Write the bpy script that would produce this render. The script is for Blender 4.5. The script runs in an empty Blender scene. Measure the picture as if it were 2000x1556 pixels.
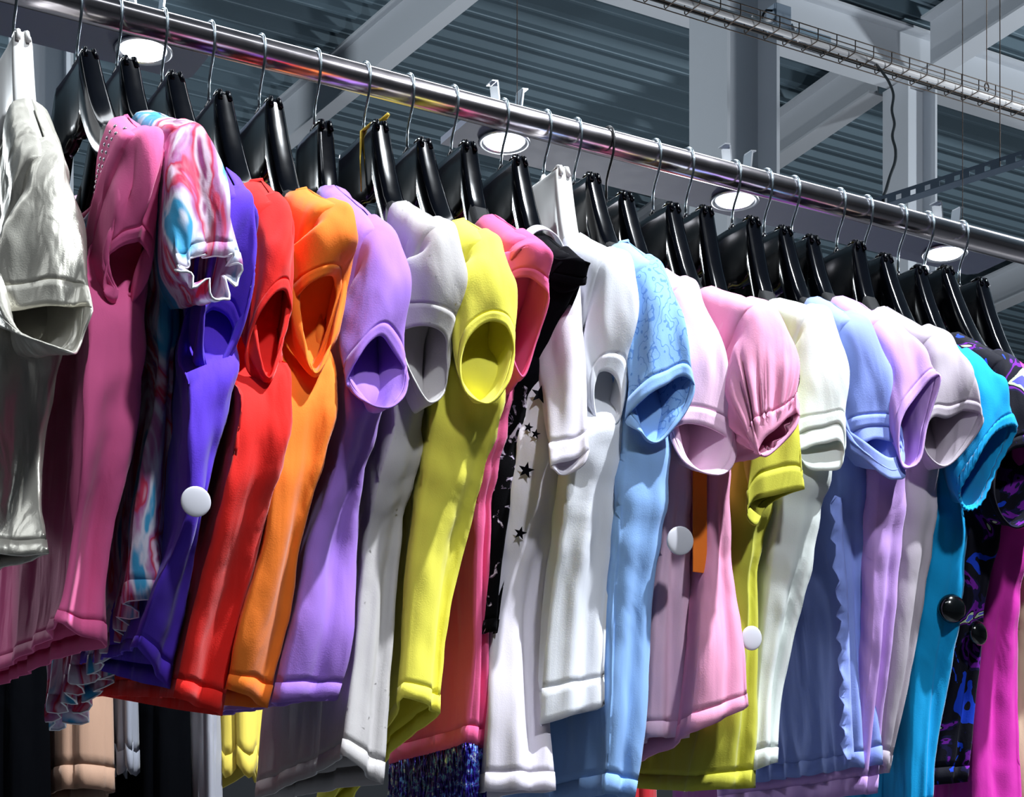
import bpy, bmesh, math, random
import numpy as np
from mathutils import Vector, Matrix, noise
C = bpy.context.scene.collection
random.seed(4)
PI = math.pi
# ------------------------------------------------------------------ place
# The rail runs along R, hangers lie along H (towards the aisle), Z is up.
TH = math.radians(29.4)
R = Vector((math.cos(TH), math.sin(TH), 0)); H = Vector((math.sin(TH), -math.cos(TH), 0))
RO = Vector((-.283, 2.06, 2.279))          # a point on the rail axis
EYE = 1.25
def W(t, h, z): return RO + R*t + H*h + Vector((0, 0, z))

# ------------------------------------------------------------------ materials
def lin(c):
    if isinstance(c, str): c = tuple(int(c[i:i+2], 16) for i in (0, 2, 4))
    return tuple((v/255/12.92 if v/255 <= .04045 else ((v/255+.055)/1.055)**2.4) for v in c) + (1,)
def newmat(name):
    m = bpy.data.materials.new(name); m.use_nodes = True
    nt = m.node_tree; b = nt.nodes['Principled BSDF']
    return m, nt, b
def N(nt, typ, **kw):
    n = nt.nodes.new(typ)
    for k, v in kw.items():
        if hasattr(n, k) and not k[0].isupper(): setattr(n, k, v)
        else: n.inputs[k.replace('_', ' ')].default_value = v
    return n
def bump(nt, b, src, strength, dist):
    bp = N(nt, 'ShaderNodeBump'); bp.inputs['Strength'].default_value = strength; bp.inputs['Distance'].default_value = dist
    nt.links.new(src, bp.inputs['Height'])
    old = b.inputs['Normal'].links
    if old: nt.links.new(old[0].from_socket, bp.inputs['Normal'])
    nt.links.new(bp.outputs[0], b.inputs['Normal'])
    return bp
def coords(nt, scale=(1, 1, 1)):
    tc = N(nt, 'ShaderNodeTexCoord'); mp = N(nt, 'ShaderNodeMapping'); mp.inputs['Scale'].default_value = scale
    nt.links.new(tc.outputs['Object'], mp.inputs['Vector']); return mp.outputs[0]
def cloth(name, col, rough=.8, trans=.10, sheen=.12, wrinkle=.5, metallic=0., ws=9.):
    m, nt, b = newmat(name)
    b.inputs['Base Color'].default_value = lin(col); b.inputs['Roughness'].default_value = rough
    b.inputs['Metallic'].default_value = metallic
    b.inputs['Sheen Weight'].default_value = sheen; b.inputs['Sheen Roughness'].default_value = .5
    b.inputs['Specular IOR Level'].default_value = .14 if trans > 0 or metallic else .02
    co = coords(nt)
    w = N(nt, 'ShaderNodeTexNoise'); w.inputs['Scale'].default_value = 700; w.inputs['Detail'].default_value = 1
    nt.links.new(co, w.inputs['Vector']); bump(nt, b, w.outputs[0], .25, .0006)
    co2 = coords(nt, (1.6, 1.6, .55))
    w2 = N(nt, 'ShaderNodeTexNoise'); w2.inputs['Scale'].default_value = ws; w2.inputs['Detail'].default_value = 2.5; w2.inputs['Distortion'].default_value = .6
    nt.links.new(co2, w2.inputs['Vector']); bump(nt, b, w2.outputs[0], wrinkle, .02)
    if trans > 0:
        tr = N(nt, 'ShaderNodeBsdfTranslucent'); tr.inputs[0].default_value = lin(col)
        mx = N(nt, 'ShaderNodeMixShader'); mx.inputs[0].default_value = trans
        out = nt.nodes['Material Output']
        nt.links.new(b.outputs[0], mx.inputs[1]); nt.links.new(tr.outputs[0], mx.inputs[2]); nt.links.new(mx.outputs[0], out.inputs['Surface'])
        m['tr'] = tr.name
    return m
def recolour(m, sock):
    nt = m.node_tree; b = nt.nodes['Principled BSDF']
    nt.links.new(sock, b.inputs['Base Color'])
    if 'tr' in m: nt.links.new(sock, nt.nodes[m['tr']].inputs[0])
def ramp(nt, src, stops, interp='CONSTANT'):
    r = N(nt, 'ShaderNodeValToRGB'); cr = r.color_ramp; cr.interpolation = interp
    while len(cr.elements) < len(stops): cr.elements.new(.5)
    for e, (p, c) in zip(cr.elements, stops): e.position = p; e.color = lin(c)
    nt.links.new(src, r.inputs[0]); return r.outputs[0]
def noise_tex(nt, scale, detail=2, dist=0., sc=(1, 1, 1)):
    n = N(nt, 'ShaderNodeTexNoise'); n.inputs['Scale'].default_value = scale; n.inputs['Detail'].default_value = detail; n.inputs['Distortion'].default_value = dist
    nt.links.new(coords(nt, sc), n.inputs['Vector']); return n.outputs[0]
def plain(name, col, rough=.5, metallic=0., spec=.5, bumpy=None, coat=0.):
    m, nt, b = newmat(name)
    b.inputs['Base Color'].default_value = lin(col); b.inputs['Roughness'].default_value = rough; b.inputs['Metallic'].default_value = metallic
    b.inputs['Specular IOR Level'].default_value = spec; b.inputs['Coat Weight'].default_value = coat
    n = noise_tex(nt, 30, 3)
    rr = N(nt, 'ShaderNodeMapRange'); rr.inputs[3].default_value = max(0, rough-.05); rr.inputs[4].default_value = min(1, rough+.05)
    nt.links.new(n, rr.inputs[0]); nt.links.new(rr.outputs[0], b.inputs['Roughness'])
    if bumpy: bump(nt, b, noise_tex(nt, bumpy[0], 2), bumpy[1], bumpy[2])
    return m
def emit(name, col, st):
    m, nt, b = newmat(name)
    b.inputs['Base Color'].default_value = lin(col); b.inputs['Emission Color'].default_value = lin(col); b.inputs['Emission Strength'].default_value = st
    return m
M = {}
M['chrome'] = plain('chrome', (205, 198, 202), .19, 1.)
M['wire'] = plain('hook wire', (190, 205, 215), .22, 1.)
M['blackwire'] = plain('black hook wire', (14, 14, 18), .35)
M['black_plastic'] = plain('glossy black plastic', (4, 5, 9), .13, 0, .3)
M['pad'] = plain('matte black rubber', (8, 9, 13), .6, 0, .3)
M['white_plastic'] = plain('white plastic', (205, 204, 202), .4)
M['steel'] = plain('painted steel', (196, 201, 208), .5, 0, .4, bumpy=(3, .05, .01))
M['deck'] = plain('galvanised deck', (100, 120, 132), .5, .15, .5)
M['tray'] = plain('cable tray wire', (92, 80, 72), .45, .6)
M['white_tube'] = plain('white tube', (228, 228, 230), .4)
M['box_grey'] = plain('grey box plastic', (150, 166, 184), .5)
M['panel'] = plain('lamp panel', (100, 110, 136), .5)
M['strut'] = plain('perforated strut', (84, 102, 122), .5, .3)
M['cable'] = plain('black cable', (10, 10, 12), .5)
M['reflector'] = plain('lamp reflector', (235, 238, 245), .3, 1.)
M['lamp'] = emit('lamp glow', (244, 246, 255), 9.)
M['floor'] = plain('shop floor', (92, 94, 98), .5)
M['wall'] = plain('wall paint', (96, 100, 106), .8)
M['tagwhite'] = plain('white tag plastic', (205, 205, 214), .35)
M['tagblack'] = plain('black tag plastic', (6, 8, 10), .12, 0, .6, coat=.5)
M['gold'] = plain('gold ribbon', (200, 170, 60), .35, .6)
M['stud'] = plain('rhinestone', (215, 200, 215), .15, .8)
M['bead'] = None

# ------------------------------------------------------------------ mesh helpers
def obj(name, verts, faces, mat, parent=None, smooth=True, solid=0., label=None):
    me = bpy.data.meshes.new(name); me.from_pydata([tuple(v) for v in verts], [], faces); me.update()
    if smooth:
        for p in me.polygons: p.use_smooth = True
    o = bpy.data.objects.new(name, me); C.objects.link(o)
    me.materials.append(mat)
    if parent is not None: o.parent = parent
    if solid:
        s = o.modifiers.new('cloth thickness', 'SOLIDIFY'); s.thickness = solid; s.offset = 0
    if label: o['label'] = label
    return o
def thing(name, label, cat, loc, rot=0., group=None):
    o = bpy.data.objects.new(name, None); C.objects.link(o); o.empty_display_size = .05
    o.location = loc; o.rotation_euler = (0, 0, rot); o['label'] = label; o['category'] = cat
    if group: o['group'] = group
    return o
def tag(o, label, cat, group=None, kind=None):
    o['label'] = label; o['category'] = cat
    if group: o['group'] = group
    if kind: o['kind'] = kind
    return o
class MB:
    def __init__(s): s.v = []; s.f = []
    def add(s, v, f):
        n = len(s.v); s.v += [tuple(x) for x in v]; s.f += [tuple(i+n for i in q) for q in f]
    def tube(s, pts, r, seg=8, caps=True, closed=False):
        pts = [Vector(p) for p in pts]; n = len(pts); rs = r if isinstance(r, (list, tuple)) else [r]*n
        tan = []
        for i in range(n):
            a = pts[(i-1) % n] if closed else pts[max(i-1, 0)]; b = pts[(i+1) % n] if closed else pts[min(i+1, n-1)]
            tan.append((b-a).normalized())
        up = Vector((0, 0, 1)) if abs(tan[0].z) < .9 else Vector((1, 0, 0))
        u = tan[0].cross(up).normalized(); V = []
        for i in range(n):
            u = (u - tan[i]*u.dot(tan[i])).normalized(); w = tan[i].cross(u)
            for k in range(seg):
                a = 2*PI*k/seg; V.append(pts[i] + (u*math.cos(a)+w*math.sin(a))*rs[i])
        F = []
        for i in range(n if closed else n-1):
            for k in range(seg):
                j = (i+1) % n
                F.append((i*seg+k, i*seg+(k+1) % seg, j*seg+(k+1) % seg, j*seg+k))
        if caps and not closed:
            F.append(tuple(range(seg))[::-1]); F.append(tuple((n-1)*seg+k for k in range(seg)))
        s.add(V, F); return s
    def box(s, o, ax, ay, az):
        o = Vector(o); ax, ay, az = Vector(ax), Vector(ay), Vector(az)
        V = [o + ax*i + ay*j + az*k for k in (-1, 1) for j in (-1, 1) for i in (-1, 1)]
        s.add(V, [(0, 2, 3, 1), (4, 5, 7, 6), (0, 1, 5, 4), (2, 6, 7, 3), (0, 4, 6, 2), (1, 3, 7, 5)]); return s
    def ball(s, c, r, seg=10, sc=(1, 1, 1), rings=6):
        V = []; F = []
        for i in range(rings+1):
            th = PI*i/rings
            for k in range(seg):
                a = 2*PI*k/seg
                V.append((c[0]+r*sc[0]*math.sin(th)*math.cos(a), c[1]+r*sc[1]*math.sin(th)*math.sin(a), c[2]+r*sc[2]*math.cos(th)))
        for i in range(rings):
            for k in range(seg): F.append((i*seg+k, (i+1)*seg+k, (i+1)*seg+(k+1) % seg, i*seg+(k+1) % seg))
        s.add(V, F); return s
    def lathe(s, c, prof, axis=(0, 0, 1), seg=24):
        ax = Vector(axis).normalized(); u = ax.orthogonal().normalized(); w = ax.cross(u); c = Vector(c); V = []; F = []
        for (r, z) in prof:
            for k in range(seg):
                a = 2*PI*k/seg; V.append(c + ax*z + (u*math.cos(a)+w*math.sin(a))*r)
        for i in range(len(prof)-1):
            for k in range(seg): F.append((i*seg+k, i*seg+(k+1) % seg, (i+1)*seg+(k+1) % seg, (i+1)*seg+k))
        F.append(tuple(range(seg))[::-1]); F.append(tuple((len(prof)-1)*seg+k for k in range(seg)))
        s.add(V, F); return s
    def build(s, name, mat, parent=None, smooth=True, label=None, bev=0.):
        o = obj(name, s.v, s.f, mat, parent, smooth, label=label)
        if bev:
            b = o.modifiers.new('bevel', 'BEVEL'); b.width = bev; b.segments = 2; b.limit_method = 'ANGLE'
            for p in o.data.polygons: p.use_smooth = False
        return o
def spline(keys, counts=None, total=40, closed=False):
    """Non-uniform Catmull-Rom through keys (n, m, 3); returns sampled array and parameter 0..1."""
    K = np.array(keys, float)
    n = len(K)
    d = [max(1e-6, np.mean(np.linalg.norm(K[(i+1) % n]-K[i], axis=-1)))**.6 for i in range(n if closed else n-1)]
    if closed:
        idx = lambda i: K[i % n]
        dd = lambda i: d[i % n]
        segs = n
    else:
        segs = n-1
        dd = lambda i: d[min(max(i, 0), n-2)]
        idx = lambda i: K[i] if 0 <= i < n else (2*K[0]-K[1] if i < 0 else 2*K[-1]-K[-2])
    L = [np.mean(np.linalg.norm(K[(i+1) % n]-K[i], axis=-1)) for i in range(segs)]
    S = sum(L); out = []; par = []; acc = 0
    for i in range(segs):
        c = max(3, int(round(total*L[i]/S))) if counts is None else counts
        p0, p1, p2, p3 = idx(i-1), idx(i), idx(i+1), idx(i+2)
        t0, t1, t2 = dd(i-1), dd(i), dd(i+1)
        m1 = t1*((p1-p0)/t0-(p2-p0)/(t0+t1)+(p2-p1)/t1); m2 = t1*((p2-p1)/t1-(p3-p1)/(t1+t2)+(p3-p2)/t2)
        for k in range(c):
            u = k/c; u2 = u*u; u3 = u2*u
            out.append((2*u3-3*u2+1)*p1+(u3-2*u2+u)*m1+(-2*u3+3*u2)*p2+(u3-u2)*m2); par.append((acc+L[i]*u)/S)
        acc += L[i]
    if not closed: out.append(K[-1]); par.append(1.)
    return np.array(out), np.array(par)
def grid_faces(nr, nc, closed=True):
    F = []
    for i in range(nr-1):
        for k in range(nc if closed else nc-1):
            j = (k+1) % nc
            F.append((i*nc+k, (i+1)*nc+k, (i+1)*nc+j, i*nc+j))
    return F
def loc(A, zb):
    """(dt, h, z) -> local coordinates of an Empty whose x is along the rail."""
    A = np.array(A, float).reshape(-1, 3); return np.stack([A[:, 0], -A[:, 1], A[:, 2]-zb], 1)

# ------------------------------------------------------------------ garments
NP, NR, NF = 17, 24, 4
def sstep(a, b, x): x = np.clip((x-a)/(b-a), 0, 1); return x*x*(3-2*x)
def body_ring(L, Rr, fdz, ff, v):
    L, Rr = np.array(L), np.array(Rr); w = (Rr[0]-L[0])/2; c = (Rr[0]+L[0])/2
    near = (L[1]+Rr[1])/2; hf = -ff*(.35*near+.105); zf = (L[2]+Rr[2])/2+fdz*v
    q_ = lambda s: .42+.58*math.exp(-(s/.16)**2)
    P = []
    for s in np.linspace(0, 1, NP):
        q = L+(Rr-L)*s; q[1] += (.10*w*2+.003)*math.sin(PI*s); P.append(q)
    for s in np.linspace(0, 1, NR+1)[1:]:
        P.append([c+w*q_(s), Rr[1]+(hf-Rr[1])*s, Rr[2]+(zf-Rr[2])*s])
    for s in np.linspace(0, 1, NF+2)[1:-1]:
        P.append([c+w*.42*(1-2*s), hf-.012*math.sin(PI*s), zf])
    for s in np.linspace(0, 1, NR+1)[:-1]:
        P.append([c-w*q_(1-s), hf+(L[1]-hf)*s, zf+(L[2]-zf)*s])
    return np.array(P)
def top_ring(nk, sh, mode, depth=.075, back=.02, thick=.0165):
    def zt(h, front):
        a = abs(h)
        if a >= nk[1]: return nk[2]+(min(a, sh[1])-nk[1])/(sh[1]-nk[1])*(sh[2]-nk[2])
        return nk[2]-(depth if front else back)*(1-(a/nk[1])**2)**.7
    def dt(h):
        a = abs(h)
        base = .0012 if mode == 0 else thick
        if a < nk[1]: base = max(base, .03*math.sqrt(1-(a/nk[1])**2))
        return base
    dz = 0 if mode == 0 else -.0065
    P = []
    e = .0012 if mode == 0 else thick
    for s in np.linspace(0, 1, NP):
        P.append([-e+2*e*s, sh[1]+(.004*math.sin(PI*s) if mode else 0), sh[2]+dz])
    for s in np.linspace(0, 1, NR+1)[1:]:
        h = sh[1]*(1-2*s); P.append([dt(h), h, zt(h, False)+dz])
    for s in np.linspace(0, 1, NF+2)[1:-1]:
        P.append([e*(1-2*s), -sh[1], sh[2]+dz])
    for s in np.linspace(0, 1, NR+1)[:-1]:
        h = -sh[1]*(1-2*s); P.append([-dt(h), h, zt(h, True)+dz])
    return np.array(P)
def ring8(Lp, Tp, Rp, Bp):
    Lp, Tp, Rp, Bp = map(np.array, (Lp, Tp, Rp, Bp)); c = (Lp+Rp)/2; A = (Rp-Lp)/2; out = []
    for k in range(8):
        a = PI-k*PI/4; q = c+A*math.cos(a)
        s = math.sin(a); q = q+((Tp-c) if s > 0 else (Bp-c))*abs(s); out.append(q)
    return out
def normals(G):
    nr, nc, _ = G.shape
    du = np.roll(G, -1, 1)-np.roll(G, 1, 1); dv = np.gradient(G, axis=0)
    n = np.cross(du, dv); l = np.linalg.norm(n, axis=2, keepdims=True)+1e-9; return n/l
def rumple(G, n, amp, seed):
    """Small irregular cloth rumples, longer downwards than across."""
    out = G.copy()
    for i in range(G.shape[0]):
        for j in range(G.shape[1]):
            x, h, z = G[i, j]
            q = noise.noise(Vector((x*34+seed, h*34, z*11)))+.5*noise.noise(Vector((x*75, h*75+seed, z*32+x*30)))
            out[i, j] += n[i, j]*amp*q
    return out
def garment(key, D, mats, label, cat, **op):
    global NR
    NR = op.get('nr', 24)
    rng = random.Random(sum(map(ord, key)))
    mm = lambda a: np.array(a, float)/1000
    nk, sh = mm(D['nk']), mm(D['sh']); rows = [(mm(r[:3]), mm(r[3:])) for r in D['rows']]
    zb = rows[-1][0][2]; t = D['t']
    root = thing(op.get('name', 't_shirt'), label, cat, W(t, 0, zb), TH, op.get('group'))
    fdz, ff = D['fdz'], D['ff']
    zs, ze = sh[2], rows[-1][0][2]
    rings = [body_ring(L, Rr, fdz, ff, (zs-(L[2]+Rr[2])/2)/(zs-ze)) for L, Rr in rows]
    shb = nk+(sh-nk)*(1. if op.get('sleeveless') else .84); shb[2] -= .002
    T0 = top_ring(nk, shb, 0, op.get('scoop', .075)); T1 = top_ring(nk, shb, 1, op.get('scoop', .075))
    ch = .5*T1+.5*rings[0]; ch[:NP, 1] -= .03; ch[:NP, 0] *= 1.1; ch[NP:NP+2, 1] -= .02; ch[-2:, 1] -= .02
    extra = []
    if not op.get('sleeveless'):
        lim = min(D['op'][k][1] for k in (5, 6, 7))/1000-.012; zB = min(p[2] for p in D['op'])/1000
        un = rings[0].copy(); un[:, 2] += max(.022, min(.05, zB-rings[0][:, 2].mean()+.03)); un[:, 1] = np.minimum(un[:, 1], lim)
        ch[:, 1] = np.minimum(ch[:, 1], lim-.006)
        rings[0][:, 1] = np.minimum(rings[0][:, 1], lim+.026)
        if len(rings) > 1: rings[1][:, 1] = np.minimum(rings[1][:, 1], lim+.034)
        if abs(un[:, 2].mean()-ch[:, 2].mean()) > .02: extra = [un]
    G, par = spline([T0, T1, ch]+extra+rings, total=58)
    nr, nc, _ = G.shape
    # folds that deepen towards the hem
    n = normals(G)
    if np.mean(n[nr//2, :NP, 1]) < 0: n = -n
    u = np.zeros(nc); seg = np.linalg.norm(np.roll(G[nr*2//3], -1, 0)-G[nr*2//3], axis=1); u[1:] = np.cumsum(seg)[:-1]
    A = op.get('fold', .006); fr = op.get('freq', 1.)
    ph = [rng.uniform(0, 6.28) for _ in range(6)]
    U, V = np.meshgrid(u, par)
    f = (np.sin(2*PI*U/.055*fr+ph[0]+1.6*np.sin(3*V+ph[1]))*.55+np.sin(2*PI*U/.10*fr+ph[2]+1.2*np.sin(4*V+ph[3]))*.8+.35*np.sin(2*PI*U/.031*fr+ph[4]+2*V))
    am = A*sstep(.2, .9, V)
    wn = np.full(nc, op.get('face', .45)); k0 = np.abs(np.linspace(-1, 1, NP)); wn[:NP] = .8-.35*k0**2
    G = G+n*(f*am*wn[None, :])[:, :, None]
    # the side seam falls in as a pleat between two ridges
    sN = np.linspace(0, 1, NP); s0 = op.get('pleat_at', rng.uniform(.5, .72)); pl = op.get('pleat', .013)
    sv = s0+.10*np.sin(2.2*par+ph[1])
    G[:, :NP, 1] -= (pl*sstep(.3, .75, par))[:, None]*np.exp(-((sN[None, :]-sv[:, None])/.17)**2)
    # soft diagonal drag wrinkles from the shoulder
    g = np.sin(2*PI*(G[:, :, 2]*1.0+G[:, :, 1]*1.6)/.07+ph[5])*.0016*sstep(.05, .2, V)*(1-sstep(.4, .75, V))
    G = G+n*g[:, :, None]
    if op.get('ruffle'):
        a = sstep(.86, 1., V)*op['ruffle']
        G = G+n*(a*np.sin(2*PI*U/.036+1.2*np.sin(U*25)))[:, :, None]; G[:, :, 2] += a*.35*np.sin(2*PI*U/.036+1.5)
    G = rumple(G, n, op.get('rum', .0022)*1., rng.uniform(0, 50))
    hn = max(2, int(op.get('hemrows', 3)))
    F = grid_faces(nr-hn+1, nc)
    obj('body', loc(G[:nr-hn+1], zb), F, mats[0], root, solid=.0012)
    hg = G[nr-hn:].copy(); hg = np.concatenate([hg[:1], hg]); hg[1:] += normals(hg)[1:]*0; 
    nh = n[nr-hn:]; hg[1:] += nh*.0005
    hem = obj('hem', loc(hg, zb), grid_faces(len(hg), nc), mats[min(1, len(mats)-1)], root, solid=.0019)
    if op.get('edge'):
        m = MB(); m.tube([tuple(x) for x in loc(G[-1], zb)], .0011, 6, closed=True); m.build('hem_edge', op['edge'], root)
    # neckband
    if op.get('band', True):
        ids = [i for i in range(nc) if abs(T0[i][1]) < nk[1]*.995 and i >= NP]
        m = MB(); m.tube([tuple(x) for x in loc(G[0][ids], zb)], op.get('bandr', .0026), 6, closed=True)
        m.build('neckband', op.get('bandmat', mats[0]), root)
    # sleeves
    sl = None
    if not op.get('sleeveless'):
        opn = [mm(p) for p in D['op']]; mid = [mm(p) for p in D['mid']]
        L1, R1 = rows[0]
        Bb = (L1+R1)/2+np.array([0, -.016, .0]); Bb[2] = min(Bb[2], sh[2]-.09)
        lf, rt = ch[0], ch[NP-1]; zc_ = (sh[2]+Bb[2])/2
        Ti = nk+(sh-nk)*.66+np.array([0, 0, .0025])
        r0 = ring8([max(lf[0]-.003, -.031), lf[1]-.022, zc_+.01], Ti, [min(rt[0]+.003, .031), rt[1]-.022, zc_+.01], Bb)
        To_ = nk+(sh-nk)*.97+np.array([0, 0, -.001])
        wS = .0195
        rS = ring8([max(-.0235, min(-wS, lf[0]*.5-.012)), sh[1]*.55+lf[1]*.45-.004, sh[2]-.042], To_, [min(.0235, max(wS, rt[0]*.5+.012)), sh[1]*.55+rt[1]*.45-.004, sh[2]-.042], Bb+np.array([0, .004, .004]))
        # keep the shoulder seam rounded: raise the corner points towards the ridge
        for k, sg_ in ((1, -1), (3, 1)):
            rS[k] = np.array([sg_*.0150, sh[1]-.006, sh[2]-.012]); r0[k] = np.array([sg_*.0185, Ti[1]-.006, Ti[2]-.016])
        To = opn[2]; Bo = opn[6]; b1 = op.get('puff', .012)
        Tm = (sh+To)/2+np.array([0, b1, b1*.6]); Bm = (Bb*.5+Bo*.5)
        r1 = ring8(mid[0], Tm, mid[1], Bm)
        def dense(r): return spline(np.array(r)[:, None, :], counts=8, closed=True)[0][:, 0, :]
        SG, sp = spline([dense(r0), dense(rS), dense(r1), dense(opn)], total=30)
        sn = normals(SG); cen = SG.mean(1, keepdims=True)
        if np.mean(np.sum(sn*(SG-cen), axis=2)) < 0: sn = -sn
        a = np.arange(SG.shape[1])/SG.shape[1]; AA, SV = np.meshgrid(a, sp)
        sf = np.sin(2*PI*AA*3+ph[0]+2*SV)*.5+np.sin(2*PI*AA*5+ph[2]-3*SV)*.4
        SG = SG+sn*(sf*op.get('sfold', .0028)*sstep(.1, .5, SV)*(1-.55*sstep(.75, 1, SV)))[:, :, None]
        SG = rumple(SG, sn*sstep(.15, .4, SV)[:, :, None]*(1-.6*sstep(.8, 1, SV))[:, :, None], op.get('rum', .0022), rng.uniform(0, 50))
        if op.get('gather'):
            SG = SG+sn*(np.sin(2*PI*AA*17+1.5*np.sin(7*AA*6))*op['gather']*sstep(.35, .8, SV)*(1-sstep(.86, .93, SV)))[:, :, None]
        if op.get('frill'):
            SG = SG+sn*(np.sin(2*PI*AA*6+1.5*np.sin(5*AA*6))*op['frill']*sstep(.75, 1, SV))[:, :, None]
        cr = op.get('cuffrows', 4); ns, ncs = SG.shape[0], SG.shape[1]
        rib = op.get('rib', 0.)
        def sleeve(mirror):
            s1 = SG.copy(); n1 = sn.copy()
            if mirror: s1[:, :, 1] *= -1; n1[:, :, 1] *= -1; s1 = s1[:, ::-1]; n1 = n1[:, ::-1]
            o = obj('sleeve', loc(s1[:ns-cr+1], zb), grid_faces(ns-cr+1, ncs), mats[min(2, len(mats)-1)], root, solid=.0012)
            c = s1[ns-cr:].copy(); m1 = n1[ns-cr:]
            c += m1*op.get('cuffout', .0004)
            if rib: c += m1*(rib*np.sign(np.sin(2*PI*np.arange(ncs)/2+.5)))[None, :, None]
            obj('cuff', loc(c, zb), grid_faces(len(c), ncs), mats[min(3, len(mats)-1)], o, solid=op.get('cuffsolid', .0019))
            if op.get('edge'):
                m = MB(); m.tube([tuple(x) for x in loc(s1[-1], zb)], .0011, 6, closed=True); m.build('cuff_edge', op['edge'], o)
            return o
        sl = sleeve(False); sleeve(True)
        if op.get('under'):
            du, sc = op['under']
            ring = SG[-1]; cen = ring.mean(0); ax = cen-SG[-6].mean(0); ax /= np.linalg.norm(ax); aa = np.arange(ncs)/ncs
            s2 = np.array([cen+(ring-cen)*(sc-.02*k)*(1+.05*k*np.sin(2*PI*aa*5+1))[:, None]+ax*(-.014+(du+.014)*k) for k in np.linspace(0, 1, 7)])
            obj('under_sleeve', loc(s2, zb), grid_faces(len(s2), ncs), mats[0], root, solid=.001)
    return root, G, n, zb, T0

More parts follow.
